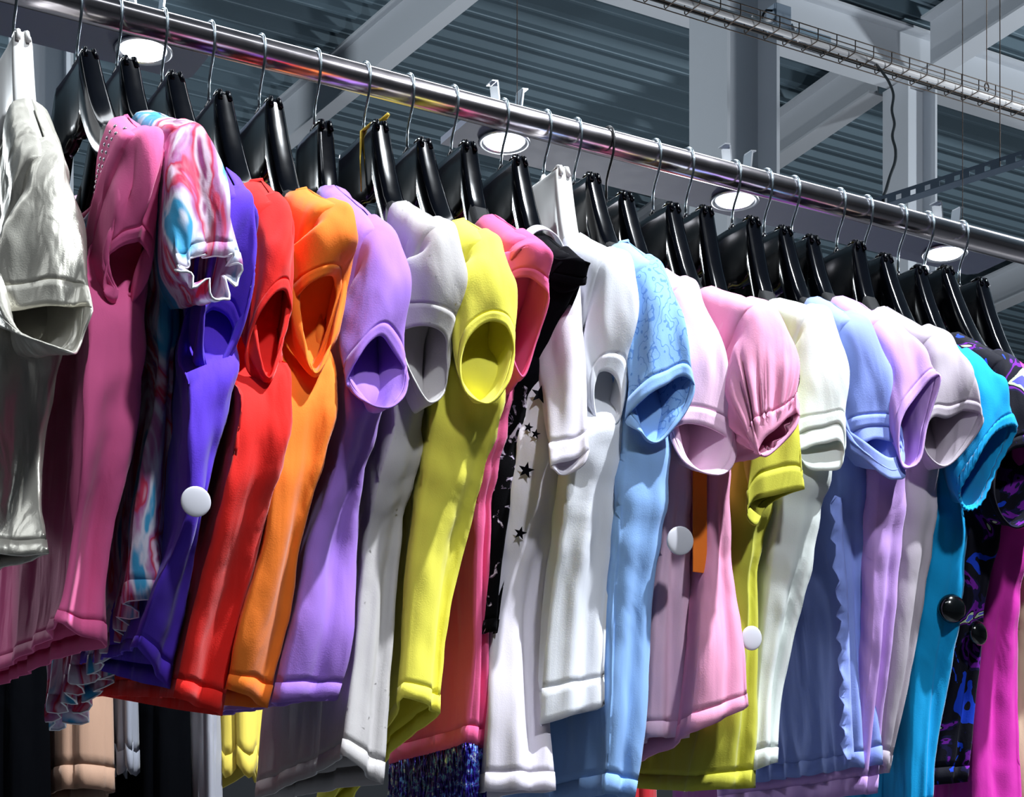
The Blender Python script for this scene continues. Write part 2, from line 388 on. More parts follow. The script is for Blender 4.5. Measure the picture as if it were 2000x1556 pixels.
DATA = {
 'silver': {'hook': 0, 't': -0.2738, 'nk': (3.0, 63.6, -140.0), 'sh': (12.0, 150.8, -238.0), 'rows': [(-55.0, 87.4, -421.5, 13.0, 132.7, -418.5), (-60.8, 91.1, -474.0, 7.2, 111.4, -469.2), (-66.4, 82.8, -523.2, 1.6, 107.4, -519.9), (-71.9, 74.5, -572.6, -3.9, 131.7, -576.8), (-76.5, 72.8, -615.9, -8.5, 167.1, -625.0)], 'op': [(-51.4, 93.3, -382.2), (-41.4, 143.7, -390.2), (-17.4, 165.0, -388.6), (6.7, 185.5, -390.8), (16.6, 229.2, -405.7), (6.7, 224.8, -434.5), (-17.4, 265.0, -460.4), (-41.4, 210.0, -434.8)], 'mid': [(-44.7, 127.2, -321.8), (27.3, 154.0, -322.1)], 'fdz': 0.0, 'ff': 0.9},
 'pink': {'hook': 1, 't': -0.206, 'nk': (3.0, 155.0, -179.2), 'sh': (12.0, 242.0, -233.9), 'rows': [(-43.4, 210.1, -400.3, 21.9, 161.1, -388.8), (-49.0, 207.1, -473.5, 19.0, 155.5, -453.7), (-48.7, 191.0, -537.7, 10.6, 145.8, -518.7), (-47.0, 159.1, -594.7, 1.0, 122.7, -581.3), (-51.8, 144.0, -652.3, -1.1, 105.6, -635.0), (-60.9, 144.1, -685.9, 2.4, 95.9, -696.4)], 'op': [(-29.5, 193.8, -345.9), (-23.1, 204.1, -335.9), (-7.7, 207.9, -325.3), (7.8, 199.5, -322.4), (14.2, 187.8, -333.1), (7.8, 180.5, -357.0), (-7.7, 175.7, -373.3), (-23.1, 187.7, -365.0)], 'mid': [(-25.4, 221.0, -298.2), (17.7, 206.8, -279.3)], 'fdz': 0.0025, 'ff': 1.8},
 'floral': {'hook': 2, 't': -0.1626, 'nk': (3.0, 114.2, -148.0), 'sh': (12.0, 243.4, -216.9), 'rows': [(-9.9, 168.6, -373.8, 16.8, 152.8, -359.0), (-4.9, 147.5, -443.4, 15.1, 135.9, -447.5), (-16.8, 141.8, -515.6, 29.8, 115.3, -518.6), (-26.1, 141.0, -588.4, 41.9, 102.8, -593.7), (-25.0, 130.9, -658.2, 43.0, 109.0, -639.8)], 'op': [(-26.4, 279.8, -372.2), (-17.8, 284.1, -361.0), (2.7, 273.2, -350.0), (23.3, 272.9, -347.0), (31.8, 272.3, -354.9), (23.3, 277.0, -375.1), (2.7, 293.9, -393.0), (-17.8, 292.5, -384.3)], 'mid': [(-29.8, 257.9, -303.6), (32.5, 241.4, -275.0)], 'fdz': -0.085, 'ff': 1.75},
 'purple': {'hook': 3, 't': -0.1124, 'nk': (3.0, 186.3, -220.7), 'sh': (12.0, 238.4, -273.7), 'rows': [(-47.6, 235.3, -454.1, 10.4, 202.5, -429.0), (-46.9, 221.4, -517.2, -5.5, 197.6, -500.4), (-44.1, 207.6, -583.4, -24.1, 195.9, -575.9), (-65.4, 176.7, -650.1, -18.0, 149.1, -635.0), (-73.8, 133.5, -700.7, -27.2, 106.4, -736.3)], 'op': [(-37.9, 205.1, -427.5), (-31.4, 201.4, -394.1), (-15.5, 197.2, -372.4), (0.3, 200.7, -378.3), (6.9, 204.6, -399.7), (0.3, 202.1, -422.4), (-15.5, 204.5, -435.8), (-31.4, 204.4, -435.3)], 'mid': [(-33.0, 240.6, -347.0), (17.4, 231.4, -334.5)], 'fdz': 0.035, 'ff': 0.85},
 'red': {'hook': 4, 't': -0.0586, 'nk': (3.0, 144.2, -205.8), 'sh': (12.0, 198.1, -252.1), 'rows': [(-45.8, 246.0, -458.3, 8.8, 220.4, -424.7), (-56.7, 244.0, -521.6, 4.6, 214.6, -500.7), (-63.7, 206.5, -579.0, -3.7, 177.9, -570.8), (-73.2, 170.8, -654.6, -11.8, 141.8, -648.6), (-83.4, 134.0, -749.0, -24.1, 105.9, -760.3)], 'op': [(-36.6, 205.8, -412.6), (-29.9, 216.3, -384.1), (-13.7, 225.9, -354.8), (2.5, 214.3, -347.1), (9.2, 208.7, -358.5), (2.5, 210.3, -392.0), (-13.7, 200.1, -435.4), (-29.9, 199.7, -431.2)], 'mid': [(-26.1, 206.6, -324.3), (12.4, 203.8, -305.7)], 'fdz': 0.0615, 'ff': 1.777},
 'orange': {'hook': 5, 't': 0.0003, 'nk': (3.0, 122.6, -195.5), 'sh': (12.0, 224.3, -253.7), 'rows': [(-52.7, 227.9, -434.9, 13.3, 203.8, -409.8), (-60.1, 210.0, -505.5, 2.5, 186.7, -485.8), (-62.9, 178.6, -586.6, -16.2, 161.2, -577.6), (-82.1, 156.7, -678.5, -18.1, 132.5, -658.0), (-85.2, 129.9, -735.3, -32.6, 110.0, -748.7)], 'op': [(-35.6, 176.3, -349.5), (-28.8, 201.4, -332.7), (-12.2, 212.5, -321.9), (4.4, 195.5, -316.9), (11.3, 183.8, -327.7), (4.4, 179.8, -362.0), (-12.2, 170.5, -400.7), (-28.8, 169.3, -379.3)], 'mid': [(-39.5, 192.4, -290.1), (27.3, 193.1, -288.0)], 'fdz': 0.03, 'ff': 1.0},
 'lavender': {'hook': 6, 't': 0.0672, 'nk': (3.0, 51.7, -151.2), 'sh': (12.0, 195.8, -258.7), 'rows': [(-44.1, 190.4, -446.8, 0.6, 178.8, -435.4), (-49.8, 164.1, -510.2, -11.1, 154.1, -505.4), (-68.3, 146.7, -578.3, -10.3, 131.6, -579.5), (-83.7, 141.9, -664.8, -15.7, 135.4, -668.3), (-92.7, 121.8, -744.3, -24.7, 118.2, -735.6)], 'op': [(-48.5, 200.2, -424.8), (-39.5, 211.9, -394.1), (-17.6, 210.9, -372.2), (4.3, 199.5, -383.2), (13.3, 212.5, -409.5), (4.3, 223.8, -432.6), (-17.6, 230.5, -451.4), (-39.5, 224.3, -447.3)], 'mid': [(-40.0, 170.9, -334.0), (22.4, 176.9, -314.1)], 'fdz': 0.02, 'ff': 1.0},
 'gray': {'hook': 7, 't': 0.1285, 'nk': (3.0, 111.3, -179.7), 'sh': (12.0, 211.6, -244.6), 'rows': [(-38.5, 161.2, -445.3, -1.2, 154.8, -421.7), (-52.2, 149.4, -504.4, 1.1, 140.3, -473.0), (-55.8, 125.9, -565.6, -7.8, 118.0, -530.5), (-65.7, 122.6, -676.3, -21.1, 114.7, -660.0), (-81.7, 124.8, -795.9, -32.4, 115.1, -822.7)], 'op': [(-38.9, 171.8, -353.1), (-31.4, 183.8, -347.4), (-13.5, 196.2, -347.0), (4.4, 194.5, -352.6), (11.8, 186.1, -373.4), (4.4, 192.1, -411.7), (-13.5, 195.1, -426.1), (-31.4, 198.3, -408.2)], 'mid': [(-39.1, 182.2, -283.3), (25.5, 191.7, -296.2)], 'fdz': -0.01, 'ff': 1.1},
 'yellow': {'hook': 8, 't': 0.1843, 'nk': (3.0, 132.3, -191.7), 'sh': (12.0, 205.8, -243.7), 'rows': [(-48.0, 163.9, -417.2, 20.0, 195.9, -412.8), (-52.7, 153.8, -476.0, 15.3, 171.2, -465.4), (-58.5, 140.7, -545.9, 9.5, 140.7, -535.0), (-60.3, 126.8, -649.3, -5.7, 120.9, -643.2), (-64.6, 122.8, -728.3, -15.3, 117.2, -741.0)], 'op': [(-37.4, 204.2, -386.8), (-29.5, 208.9, -355.9), (-10.2, 217.8, -338.0), (9.0, 222.4, -341.5), (17.0, 220.5, -359.8), (9.0, 226.8, -401.0), (-10.2, 216.7, -424.1), (-29.5, 207.7, -415.3)], 'mid': [(-35.4, 193.4, -281.4), (25.2, 204.7, -290.3)], 'fdz': -0.1, 'ff': 1.0},
 'rose': {'hook': 9, 't': 0.2422, 'nk': (3.0, 91.5, -162.5), 'sh': (12.0, 193.9, -229.4), 'rows': [(-14.4, 119.7, -397.3, 15.6, 119.1, -381.0), (-10.1, 87.6, -475.5, 11.9, 87.5, -472.6), (-7.5, 76.6, -560.5, 9.8, 76.6, -558.6), (-7.8, 71.0, -676.8, 10.8, 71.1, -675.3), (-11.9, 59.8, -763.9, 15.4, 60.2, -769.4)], 'op': [(-20.6, 175.2, -281.3), (-14.5, 178.1, -270.0), (0.2, 181.7, -266.2), (15.0, 186.6, -275.8), (21.0, 190.6, -284.4), (15.0, 177.7, -323.6), (0.2, 171.5, -372.8), (-14.5, 172.4, -349.5)], 'mid': [(-23.4, 171.1, -244.1), (23.6, 182.9, -250.4)], 'fdz': 0.0006, 'ff': 1.232},
 'black': {'hook': 10, 't': 0.3, 'nk': (3.0, 110.4, -179.3), 'sh': (12.0, 180.9, -232.5), 'rows': [(-35.1, 106.3, -353.2, 6.2, 107.2, -346.9), (-44.8, 93.9, -421.3, 1.8, 94.9, -409.1), (-48.5, 84.8, -489.9, -9.9, 85.6, -485.2), (-48.5, 77.4, -564.7, -25.8, 77.9, -562.3), (-52.9, 80.5, -639.0, -36.9, 79.4, -637.4)], 'op': [(-22.9, 162.5, -255.7), (-16.9, 167.0, -257.2), (-2.6, 170.9, -259.3), (11.7, 174.8, -260.8), (17.7, 179.4, -260.0), (11.7, 177.0, -255.8), (-2.6, 170.9, -250.7), (-16.9, 169.3, -250.6)], 'mid': [(-24.3, 160.4, -232.4), (21.6, 174.0, -234.0)], 'fdz': 0.0, 'ff': 1.0},
 'whitelong': {'hook': 10, 't': 0.324, 'nk': (3.0, 76.6, -168.7), 'sh': (12.0, 132.9, -220.5), 'rows': [(-44.9, 104.9, -385.6, 21.8, 107.8, -352.6), (-51.9, 97.1, -454.9, 16.1, 101.1, -449.7), (-55.8, 86.0, -505.7, 12.2, 93.7, -499.1), (-62.2, 68.4, -603.2, 4.5, 71.7, -585.2), (-73.1, 77.2, -735.1, -5.1, 97.3, -732.9), (-79.5, 79.1, -820.8, -11.5, 120.8, -819.9)], 'op': [(-36.8, 155.6, -462.7), (-31.0, 159.3, -458.3), (-17.1, 162.9, -454.3), (-3.1, 168.7, -446.9), (2.7, 172.4, -442.5), (-3.1, 173.0, -457.8), (-17.1, 158.4, -467.7), (-31.0, 159.3, -467.4)], 'mid': [(-25.5, 118.2, -327.8), (8.5, 129.7, -319.7)], 'fdz': 0.0, 'ff': 1.0},
 'white': {'hook': 11, 't': 0.3691, 'nk': (3.0, 79.6, -156.7), 'sh': (12.0, 179.3, -218.8), 'rows': [(-42.9, 148.9, -419.3, 22.4, 152.6, -393.2), (-47.3, 136.0, -463.3, 20.7, 145.5, -460.7), (-50.4, 127.6, -526.1, 17.6, 140.6, -514.9), (-54.9, 109.9, -605.3, 13.1, 130.0, -602.1), (-61.6, 102.7, -743.2, 6.4, 137.2, -719.7)], 'op': [(-21.5, 153.0, -357.8), (-17.7, 156.7, -346.1), (-8.4, 161.7, -346.0), (0.8, 163.5, -355.5), (4.6, 165.0, -381.6), (0.8, 163.5, -402.2), (-8.4, 153.0, -410.1), (-17.7, 150.2, -395.6)], 'mid': [(-29.7, 151.9, -296.0), (21.3, 169.4, -280.9)], 'fdz': -0.02, 'ff': 1.0},
 'blue': {'hook': 12, 't': 0.4121, 'nk': (3.0, 114.1, -168.1), 'sh': (12.0, 179.9, -219.6), 'rows': [(-32.8, 167.1, -416.3, 24.6, 171.8, -409.3), (-37.2, 161.2, -479.7, 26.1, 166.4, -484.6), (-37.0, 154.4, -525.0, 24.3, 159.6, -513.0), (-36.0, 139.7, -604.4, 20.0, 144.8, -587.9), (-35.0, 131.4, -727.2, 13.0, 135.9, -742.3), (-32.1, 118.1, -820.6, 6.5, 121.9, -823.9)], 'op': [(-37.4, 174.3, -403.1), (-27.4, 201.2, -381.0), (-3.4, 204.6, -365.0), (20.6, 205.3, -351.5), (30.6, 212.3, -361.8), (20.6, 205.3, -396.3), (-3.4, 191.2, -424.0), (-27.4, 190.8, -418.7)], 'mid': [(-28.6, 174.6, -301.2), (25.2, 193.6, -291.9)], 'fdz': 0.0, 'ff': 1.5},
 'palepink': {'hook': 13, 't': 0.4589, 'nk': (3.0, 126.3, -195.8), 'sh': (12.0, 182.4, -232.9), 'rows': [(-5.6, 145.3, -430.1, 25.1, 149.3, -426.9), (-3.1, 135.3, -493.6, 28.9, 139.7, -490.6), (-5.3, 117.0, -592.9, 40.7, 123.8, -589.5), (-2.0, 95.6, -747.8, 52.0, 104.3, -745.3)], 'op': [(-24.7, 177.5, -408.2), (-14.9, 189.0, -399.7), (8.9, 195.9, -400.4), (32.7, 203.0, -410.5), (42.5, 210.4, -422.8), (32.7, 218.8, -448.0), (8.9, 219.0, -461.1), (-14.9, 189.0, -442.0)], 'mid': [(-23.9, 178.4, -311.2), (32.8, 199.8, -314.0)], 'fdz': 0.0, 'ff': 1.0},
 'puff': {'hook': 14, 't': 0.5282, 'nk': (3.0, 120.3, -201.7), 'sh': (12.0, 238.4, -264.4), 'rows': [(-20.5, 149.1, -435.7, 7.5, 153.6, -430.0), (-25.1, 149.3, -509.0, 6.9, 154.3, -507.5), (-33.0, 154.2, -577.2, 10.3, 160.9, -574.0), (-43.1, 166.5, -652.2, 15.5, 175.1, -648.5), (-50.6, 158.4, -748.7, 17.4, 181.6, -714.4)], 'op': [(-25.1, 252.8, -440.1), (-19.3, 254.6, -424.6), (-5.1, 257.9, -411.8), (9.0, 263.1, -397.7), (14.9, 271.5, -393.8), (9.0, 274.3, -412.3), (-5.1, 262.6, -431.6), (-19.3, 258.4, -443.0)], 'mid': [(-33.2, 221.0, -325.5), (28.0, 244.4, -316.4)], 'fdz': -0.06, 'ff': 1.0},
 'olive': {'hook': 15, 't': 0.5782, 'nk': (3.0, 101.8, -202.8), 'sh': (12.0, 171.5, -276.0), 'rows': [(-29.7, 150.3, -418.4, 23.7, 160.3, -413.5), (-30.1, 135.5, -482.4, 21.2, 145.5, -481.4), (-25.7, 128.4, -554.3, 14.3, 136.3, -526.8), (-30.6, 122.7, -652.5, 15.4, 131.8, -612.8), (-45.2, 77.2, -806.7, 22.8, 112.8, -802.1)], 'op': [(-34.4, 174.0, -487.6), (-25.5, 175.1, -472.2), (-4.0, 191.4, -464.7), (17.5, 199.8, -459.0), (26.4, 206.8, -457.6), (17.5, 193.0, -459.9), (-4.0, 176.6, -472.9), (-25.5, 179.1, -500.9)], 'mid': [(-27.5, 173.8, -399.5), (23.5, 196.0, -385.8)], 'fdz': 0.0279, 'ff': 1.3},
 'cream': {'hook': 16, 't': 0.6511, 'nk': (3.0, 95.7, -186.5), 'sh': (12.0, 187.0, -231.3), 'rows': [(-39.5, 172.6, -415.2, 14.5, 183.9, -413.6), (-42.9, 156.2, -467.2, 10.4, 167.6, -464.4), (-44.5, 144.1, -514.3, 3.5, 154.6, -536.0), (-43.6, 126.8, -591.9, -9.0, 134.5, -624.4), (-46.2, 115.7, -678.0, -16.8, 122.4, -689.3), (-51.7, 116.9, -780.6, -23.7, 123.1, -770.3)], 'op': [(-36.4, 179.4, -387.6), (-28.9, 185.6, -381.3), (-10.8, 194.8, -376.8), (7.3, 206.1, -372.8), (14.8, 208.3, -401.7), (7.3, 202.3, -408.6), (-10.8, 190.0, -410.5), (-28.9, 179.7, -404.4)], 'mid': [(-36.0, 155.2, -299.1), (25.2, 184.3, -297.6)], 'fdz': 0.0, 'ff': 1.1},
 'peri': {'hook': 17, 't': 0.702, 'nk': (3.0, 111.7, -182.4), 'sh': (12.0, 198.2, -238.3), 'rows': [(0.9, 152.0, -410.3, 38.2, 161.6, -396.9), (8.8, 142.4, -483.2, 47.4, 152.8, -474.4), (19.0, 139.9, -557.8, 51.7, 148.7, -530.6), (27.5, 133.6, -619.8, 59.5, 142.5, -615.8), (33.6, 130.2, -708.5, 70.9, 140.7, -687.9), (42.0, 126.0, -771.7, 78.0, 136.4, -766.9)], 'op': [(-13.2, 183.6, -377.4), (-4.5, 195.0, -370.4), (16.6, 205.0, -366.2), (37.7, 213.1, -370.2), (46.5, 218.8, -395.2), (37.7, 224.2, -417.6), (16.6, 228.1, -423.2), (-4.5, 206.3, -400.5)], 'mid': [(-16.6, 173.3, -293.0), (33.2, 197.8, -292.0)], 'fdz': 0.0003, 'ff': 1.2},
 'lilac': {'hook': 18, 't': 0.7465, 'nk': (3.0, 100.5, -167.6), 'sh': (12.0, 198.3, -230.6), 'rows': [(-10.6, 184.9, -413.7, 24.7, 194.1, -414.3), (-9.1, 176.6, -480.9, 28.2, 186.4, -472.2), (-3.4, 166.0, -560.3, 28.6, 174.6, -552.3), (2.6, 153.3, -640.3, 29.2, 160.7, -639.1), (4.9, 133.0, -720.6, 32.9, 141.0, -713.3), (6.5, 115.3, -803.9, 37.8, 124.6, -800.5)], 'op': [(-16.3, 231.4, -375.0), (-10.2, 233.6, -355.0), (4.5, 239.7, -332.2), (19.2, 247.7, -313.6), (25.3, 255.3, -309.9), (19.2, 240.5, -366.0), (4.5, 237.0, -414.8), (-10.2, 231.8, -421.7)], 'mid': [(-16.2, 210.1, -308.7), (20.7, 228.1, -283.0)], 'fdz': 0.0, 'ff': 1.2},
 'taupe': {'hook': 19, 't': 0.8229, 'nk': (3.0, 90.0, -165.0), 'sh': (12.0, 215.6, -243.0), 'rows': [(-27.0, 169.9, -402.1, 14.3, 181.9, -394.3), (-29.7, 165.4, -471.9, 11.6, 177.5, -466.3), (-28.5, 157.3, -515.0, 5.5, 167.4, -545.5), (-31.1, 142.2, -648.0, -0.5, 151.4, -633.9), (-28.8, 119.9, -763.2, -12.8, 120.0, -772.8)], 'op': [(-35.3, 210.7, -366.4), (-26.3, 215.4, -346.8), (-4.6, 217.2, -345.4), (17.1, 221.0, -334.3), (26.1, 248.0, -348.3), (17.1, 228.1, -381.0), (-4.6, 212.7, -401.7), (-26.3, 206.3, -390.5)], 'mid': [(-29.5, 198.8, -295.5), (24.9, 227.0, -288.5)], 'fdz': 0.0, 'ff': 1.0},
 'turq': {'hook': 20, 't': 0.8696, 'nk': (3.0, 131.9, -198.3), 'sh': (12.0, 220.2, -267.1), 'rows': [(-19.2, 167.5, -420.2, 14.2, 178.0, -437.8), (-23.2, 164.5, -478.3, 16.8, 177.0, -476.3), (-25.5, 153.8, -528.4, 17.2, 167.4, -559.1), (-28.0, 131.9, -642.5, 16.6, 146.4, -651.5), (-23.0, 119.4, -765.5, 8.4, 129.8, -751.6), (-22.7, 115.2, -831.0, 6.0, 124.7, -830.6)], 'op': [(-31.5, 217.6, -437.0), (-22.8, 236.2, -401.6), (-1.9, 245.2, -365.0), (19.1, 250.0, -353.1), (27.7, 254.3, -352.9), (19.1, 232.4, -398.2), (-1.9, 223.1, -446.5), (-22.8, 219.2, -454.0)], 'mid': [(-24.2, 204.3, -346.3), (22.3, 229.1, -294.8)], 'fdz': 0.0, 'ff': 1.2},
 'navy': {'hook': 21, 't': 0.9298, 'nk': (3.0, 115.3, -187.6), 'sh': (12.0, 219.1, -257.0), 'rows': [(-29.7, 166.1, -439.7, 18.3, 182.2, -437.3), (-22.0, 156.1, -535.3, 4.7, 165.1, -534.2), (-25.6, 143.0, -632.5, 2.4, 152.6, -631.6), (-32.2, 126.5, -710.3, 4.4, 139.3, -709.4), (-37.0, 112.5, -783.6, 5.0, 127.4, -778.8)], 'op': [(-31.6, 217.2, -428.6), (-23.7, 218.9, -386.2), (-4.6, 226.1, -369.2), (14.4, 246.4, -374.8), (22.3, 251.6, -400.7), (14.4, 246.4, -445.4), (-4.6, 230.5, -469.9), (-23.7, 218.9, -453.7)], 'mid': [(-38.3, 184.5, -347.4), (33.7, 227.4, -315.6)], 'fdz': 0.0, 'ff': 1.2},
 'magenta': {'hook': 22, 't': 0.9775, 'nk': (3.0, 163.7, -225.4), 'sh': (12.0, 254.0, -299.4), 'rows': [(-14.9, 151.7, -458.9, 28.4, 167.4, -453.8), (-10.2, 134.6, -537.4, 29.8, 149.5, -536.1), (-11.6, 117.3, -641.2, 39.1, 136.5, -639.9), (-12.8, 110.9, -744.7, 47.9, 134.1, -743.6), (-12.9, 107.1, -825.6, 53.8, 132.8, -824.8)], 'op': [(-22.1, 217.8, -418.2), (-14.3, 223.3, -395.7), (4.5, 231.0, -382.0), (23.4, 247.4, -383.4), (31.2, 252.8, -403.1), (23.4, 247.4, -435.3), (4.5, 235.4, -454.5), (-14.3, 223.3, -444.4)], 'mid': [(-26.1, 204.0, -330.7), (30.6, 236.2, -350.4)], 'fdz': 0.0, 'ff': 1.0},
 'beige': {'hook': 23, 't': 1.0404, 'nk': (3.0, 130.1, -209.4), 'sh': (12.0, 228.8, -302.6), 'rows': [(-19.8, 143.6, -460.6, 33.5, 164.2, -458.7), (-14.1, 132.3, -552.9, 35.2, 151.7, -551.5), (-9.5, 122.1, -653.2, 38.5, 141.2, -652.2), (-6.1, 114.9, -741.1, 41.9, 134.2, -740.3), (-3.1, 110.0, -836.6, 46.3, 130.0, -836.1)], 'op': [(-19.7, 193.4, -424.2), (-12.5, 199.7, -404.8), (5.1, 209.3, -398.1), (22.6, 223.2, -402.3), (29.9, 227.7, -422.3), (22.6, 223.2, -445.4), (5.1, 213.7, -462.1), (-12.5, 199.7, -451.3)], 'mid': [(-25.8, 185.9, -363.4), (30.9, 219.8, -350.6)], 'fdz': 0.0, 'ff': 1.0},
}
NECK = [(-0.2738, -64.5941), (-0.206, -69.7061), (-0.1626, -67.5079), (-0.1124, -71.1384), (-0.0586, -78.8275), (0.0003, -72.7384), (0.0672, -76.6806), (0.1285, -68.8899), (0.1843, -76.2261), (0.2422, -66.6618), (0.31, -69.1549), (0.3691, -69.0144), (0.4121, -67.5191), (0.4589, -79.9751), (0.5282, -79.379), (0.5782, -73.2398), (0.6511, -71.8644), (0.702, -73.8244), (0.7465, -76.6199), (0.8229, -69.4203), (0.8696, -77.0801), (0.9298, -81.839), (0.9775, -73.0171), (1.0404, -77.8293)]
BG = {
 'cols': [(1.0368, 8.6, 0.3, 7.53, 'tall grey steel column left of the cable tray junction box'), (2.6332, 12.2, 0.25, 7.1, 'grey steel column under the roof girder at right, behind the black cable'), (-2.76, 10.8, 0.3, 7.53, 'grey steel column behind the left end of the rail')],
 'beams': [((-1.7229, 9.7455, 7.11), (7.8605, 15.1454, 7.11), 0.36, 0.18, 'long roof girder running over the right column'), ((-3.1903, 15.4137, 7.11), (1.724, 8.1642, 7.11), 0.34, 0.11, 'slanting roof beam left of the tall column'), ((0.3713, 16.4157, 7.11), (2.4445, 12.3081, 7.11), 0.33, 0.15, 'roof beam from the right column passing behind the tall column'), ((2.7329, 12.0274, 7.11), (4.3361, 9.043, 7.11), 0.36, 0.17, 'roof beam from the right column towards the upper right corner'), ((2.2907, 19.784, 7.11), (6.2179, 12.816, 7.11), 0.3, 0.15, 'far roof beam at the right edge above the hangers')],
 'strip': (-0.5784, 2.892, 2.7),
 'strips': [(-1.2, 0.0977, 'grey lamp strip behind the left end of the rail'), (0.5589, 1.8018, 'long grey lamp strip behind the right half of the rail')],
 'lamps': [(0.0, 'glowing recessed lamp at far left behind the rail'), (0.6485, 'glowing recessed lamp behind the middle of the rail'), (1.1428, 'glowing recessed lamp in front of the tall column'), (1.663, 'glowing recessed lamp at the right end of the lamp strip')],
 'tray': (1.2971, 7.7827, 5.15),
 'box_t': -0.2001,
 'hook': (2.1241, 8.2487, 5.195),
 'wires': [((2.1241, 8.2487, 5.2250000000000005), (2.1241, 8.2487, 7.5), 0.0022, 'thin wire from the roof to the eye hook on the cable tray', 'suspension wires'), ((1.4504, 5.4789, 3.631), (1.4504, 5.4789, 7.5), 0.0016, 'thin wire from the roof down to the slotted angle near the right edge', 'suspension wires'), ((0.009, 3.223, 2.712), (0.009, 3.223, 7.5), 0.0009, 'thin wire holding the lamp strip behind the middle of the rail', 'suspension wires'), ((0.9122, 3.7319, 2.712), (0.9122, 3.7319, 7.5), 0.0009, 'thin wire holding the right end of the lamp strip', 'suspension wires'), ((-0.6706, 2.8401, 2.712), (-0.6706, 2.8401, 7.5), 0.0009, 'thin wire holding the left lamp strip', 'suspension wires')],
 'strut': ((0.7888, 6.0782, 3.65), (1.7179, 5.2365, 3.65)),
 'cable': [(1.5696, 7.9363, 5.1608), (1.556, 7.737, 5.0282), (1.5411, 7.5378, 4.8933), (1.5187, 7.3386, 4.746), (1.4715, 7.1393, 4.5916), (1.4401, 6.9401, 4.4463), (1.3912, 6.7409, 4.3096), (1.361, 6.5416, 4.1719), (1.3178, 6.3424, 4.0407), (1.2611, 6.1432, 3.9086), (1.2069, 5.9439, 3.7762), (1.1569, 5.7447, 3.65), (1.1569, 5.7447, 3.616)],
 'tags': [('a', -0.1574, 0.234, -0.5742, 0.0145, 'tagwhite', 'white round tag on the deep purple tee', (-0.2, 1, -0.1)), ('b', 0.4469, 0.1772, -0.5307, 0.0164, 'tagwhite', 'white round tag on the pale pink tee', (-0.2, 1, -0.1)), ('c', 0.5662, 0.1538, -0.6286, 0.0145, 'tagwhite', 'white round tag on the olive tunic beside the candy pink top', (0, 1, -0.1)), ('d', 0.8746, 0.1635, -0.5654, 0.0188, 'tagblack', 'glossy black round tag on the turquoise tee', (-0.25, 1, 0.1)), ('e', 0.9158, 0.1661, -0.5935, 0.0164, 'tagblack', 'glossy black round tag on the navy print top', (0.2, 1, 0.1))],
 'studs': [[(0.1943, -0.205), (0.1777, -0.2237), (0.1641, -0.2393), (0.1467, -0.2537), (0.1306, -0.2689), (0.1141, -0.2827)], [(0.2074, -0.2114), (0.1912, -0.2301), (0.1778, -0.2457), (0.1608, -0.2602), (0.1451, -0.2755), (0.129, -0.2893)]],
 'orange_tag': (0.4922, 0.153, -0.4283, -0.5581, 0.02),
 'back': [('trousers', 'black trousers at the lower left corner behind the tops', 'trousers', -0.0574, 0.1047, 0.16, -0.18, -0.8325, 'bblack', 0.004, 0.0, 0.0), ('trousers', 'tan trousers behind the red tee at lower left', 'trousers', 0.0432, 0.0953, 0.16, -0.18, -0.7582, 'bbeige', 0.004, 0.006, 0.0), ('scarf', 'grey gauze scarf between tan and black trousers', 'scarf', 0.1049, 0.0278, 0.16, -0.18, -0.7179, 'bgrey', 0.006, 0, 0.01), ('trousers', 'black trousers below the red tee', 'trousers', 0.1676, 0.0916, 0.16, -0.18, -0.8246, 'bblack', 0.004, 0.0, 0.0), ('scarf', 'white gauze scarf right of the black trousers', 'scarf', 0.2358, 0.0384, 0.16, -0.18, -0.8222, 'bwhite', 0.006, 0, 0.01), ('skirt', 'pale yellow skirt below the orange tee', 'skirt', 0.2941, 0.0776, 0.16, -0.18, -0.7116, 'byellow', 0.007, 0.0, 0.012), ('scarf', 'small yellow scarf below the lavender tee', 'scarf', 0.3614, 0.0341, 0.16, -0.18, -0.6674, 'byellow', 0.004, 0, 0.004), ('skirt', 'dark red skirt below the olive tunic', 'skirt', 1.0488, 0.0609, 0.16, -0.18, -0.7933, 'bred', 0.004, 0.0, 0.0), ('skirt', 'plum skirt below the periwinkle blouse', 'skirt', 1.3926, 0.1822, 0.16, -0.18, -0.7811, 'bplum', 0.006, 0.0, 0.0)],
}
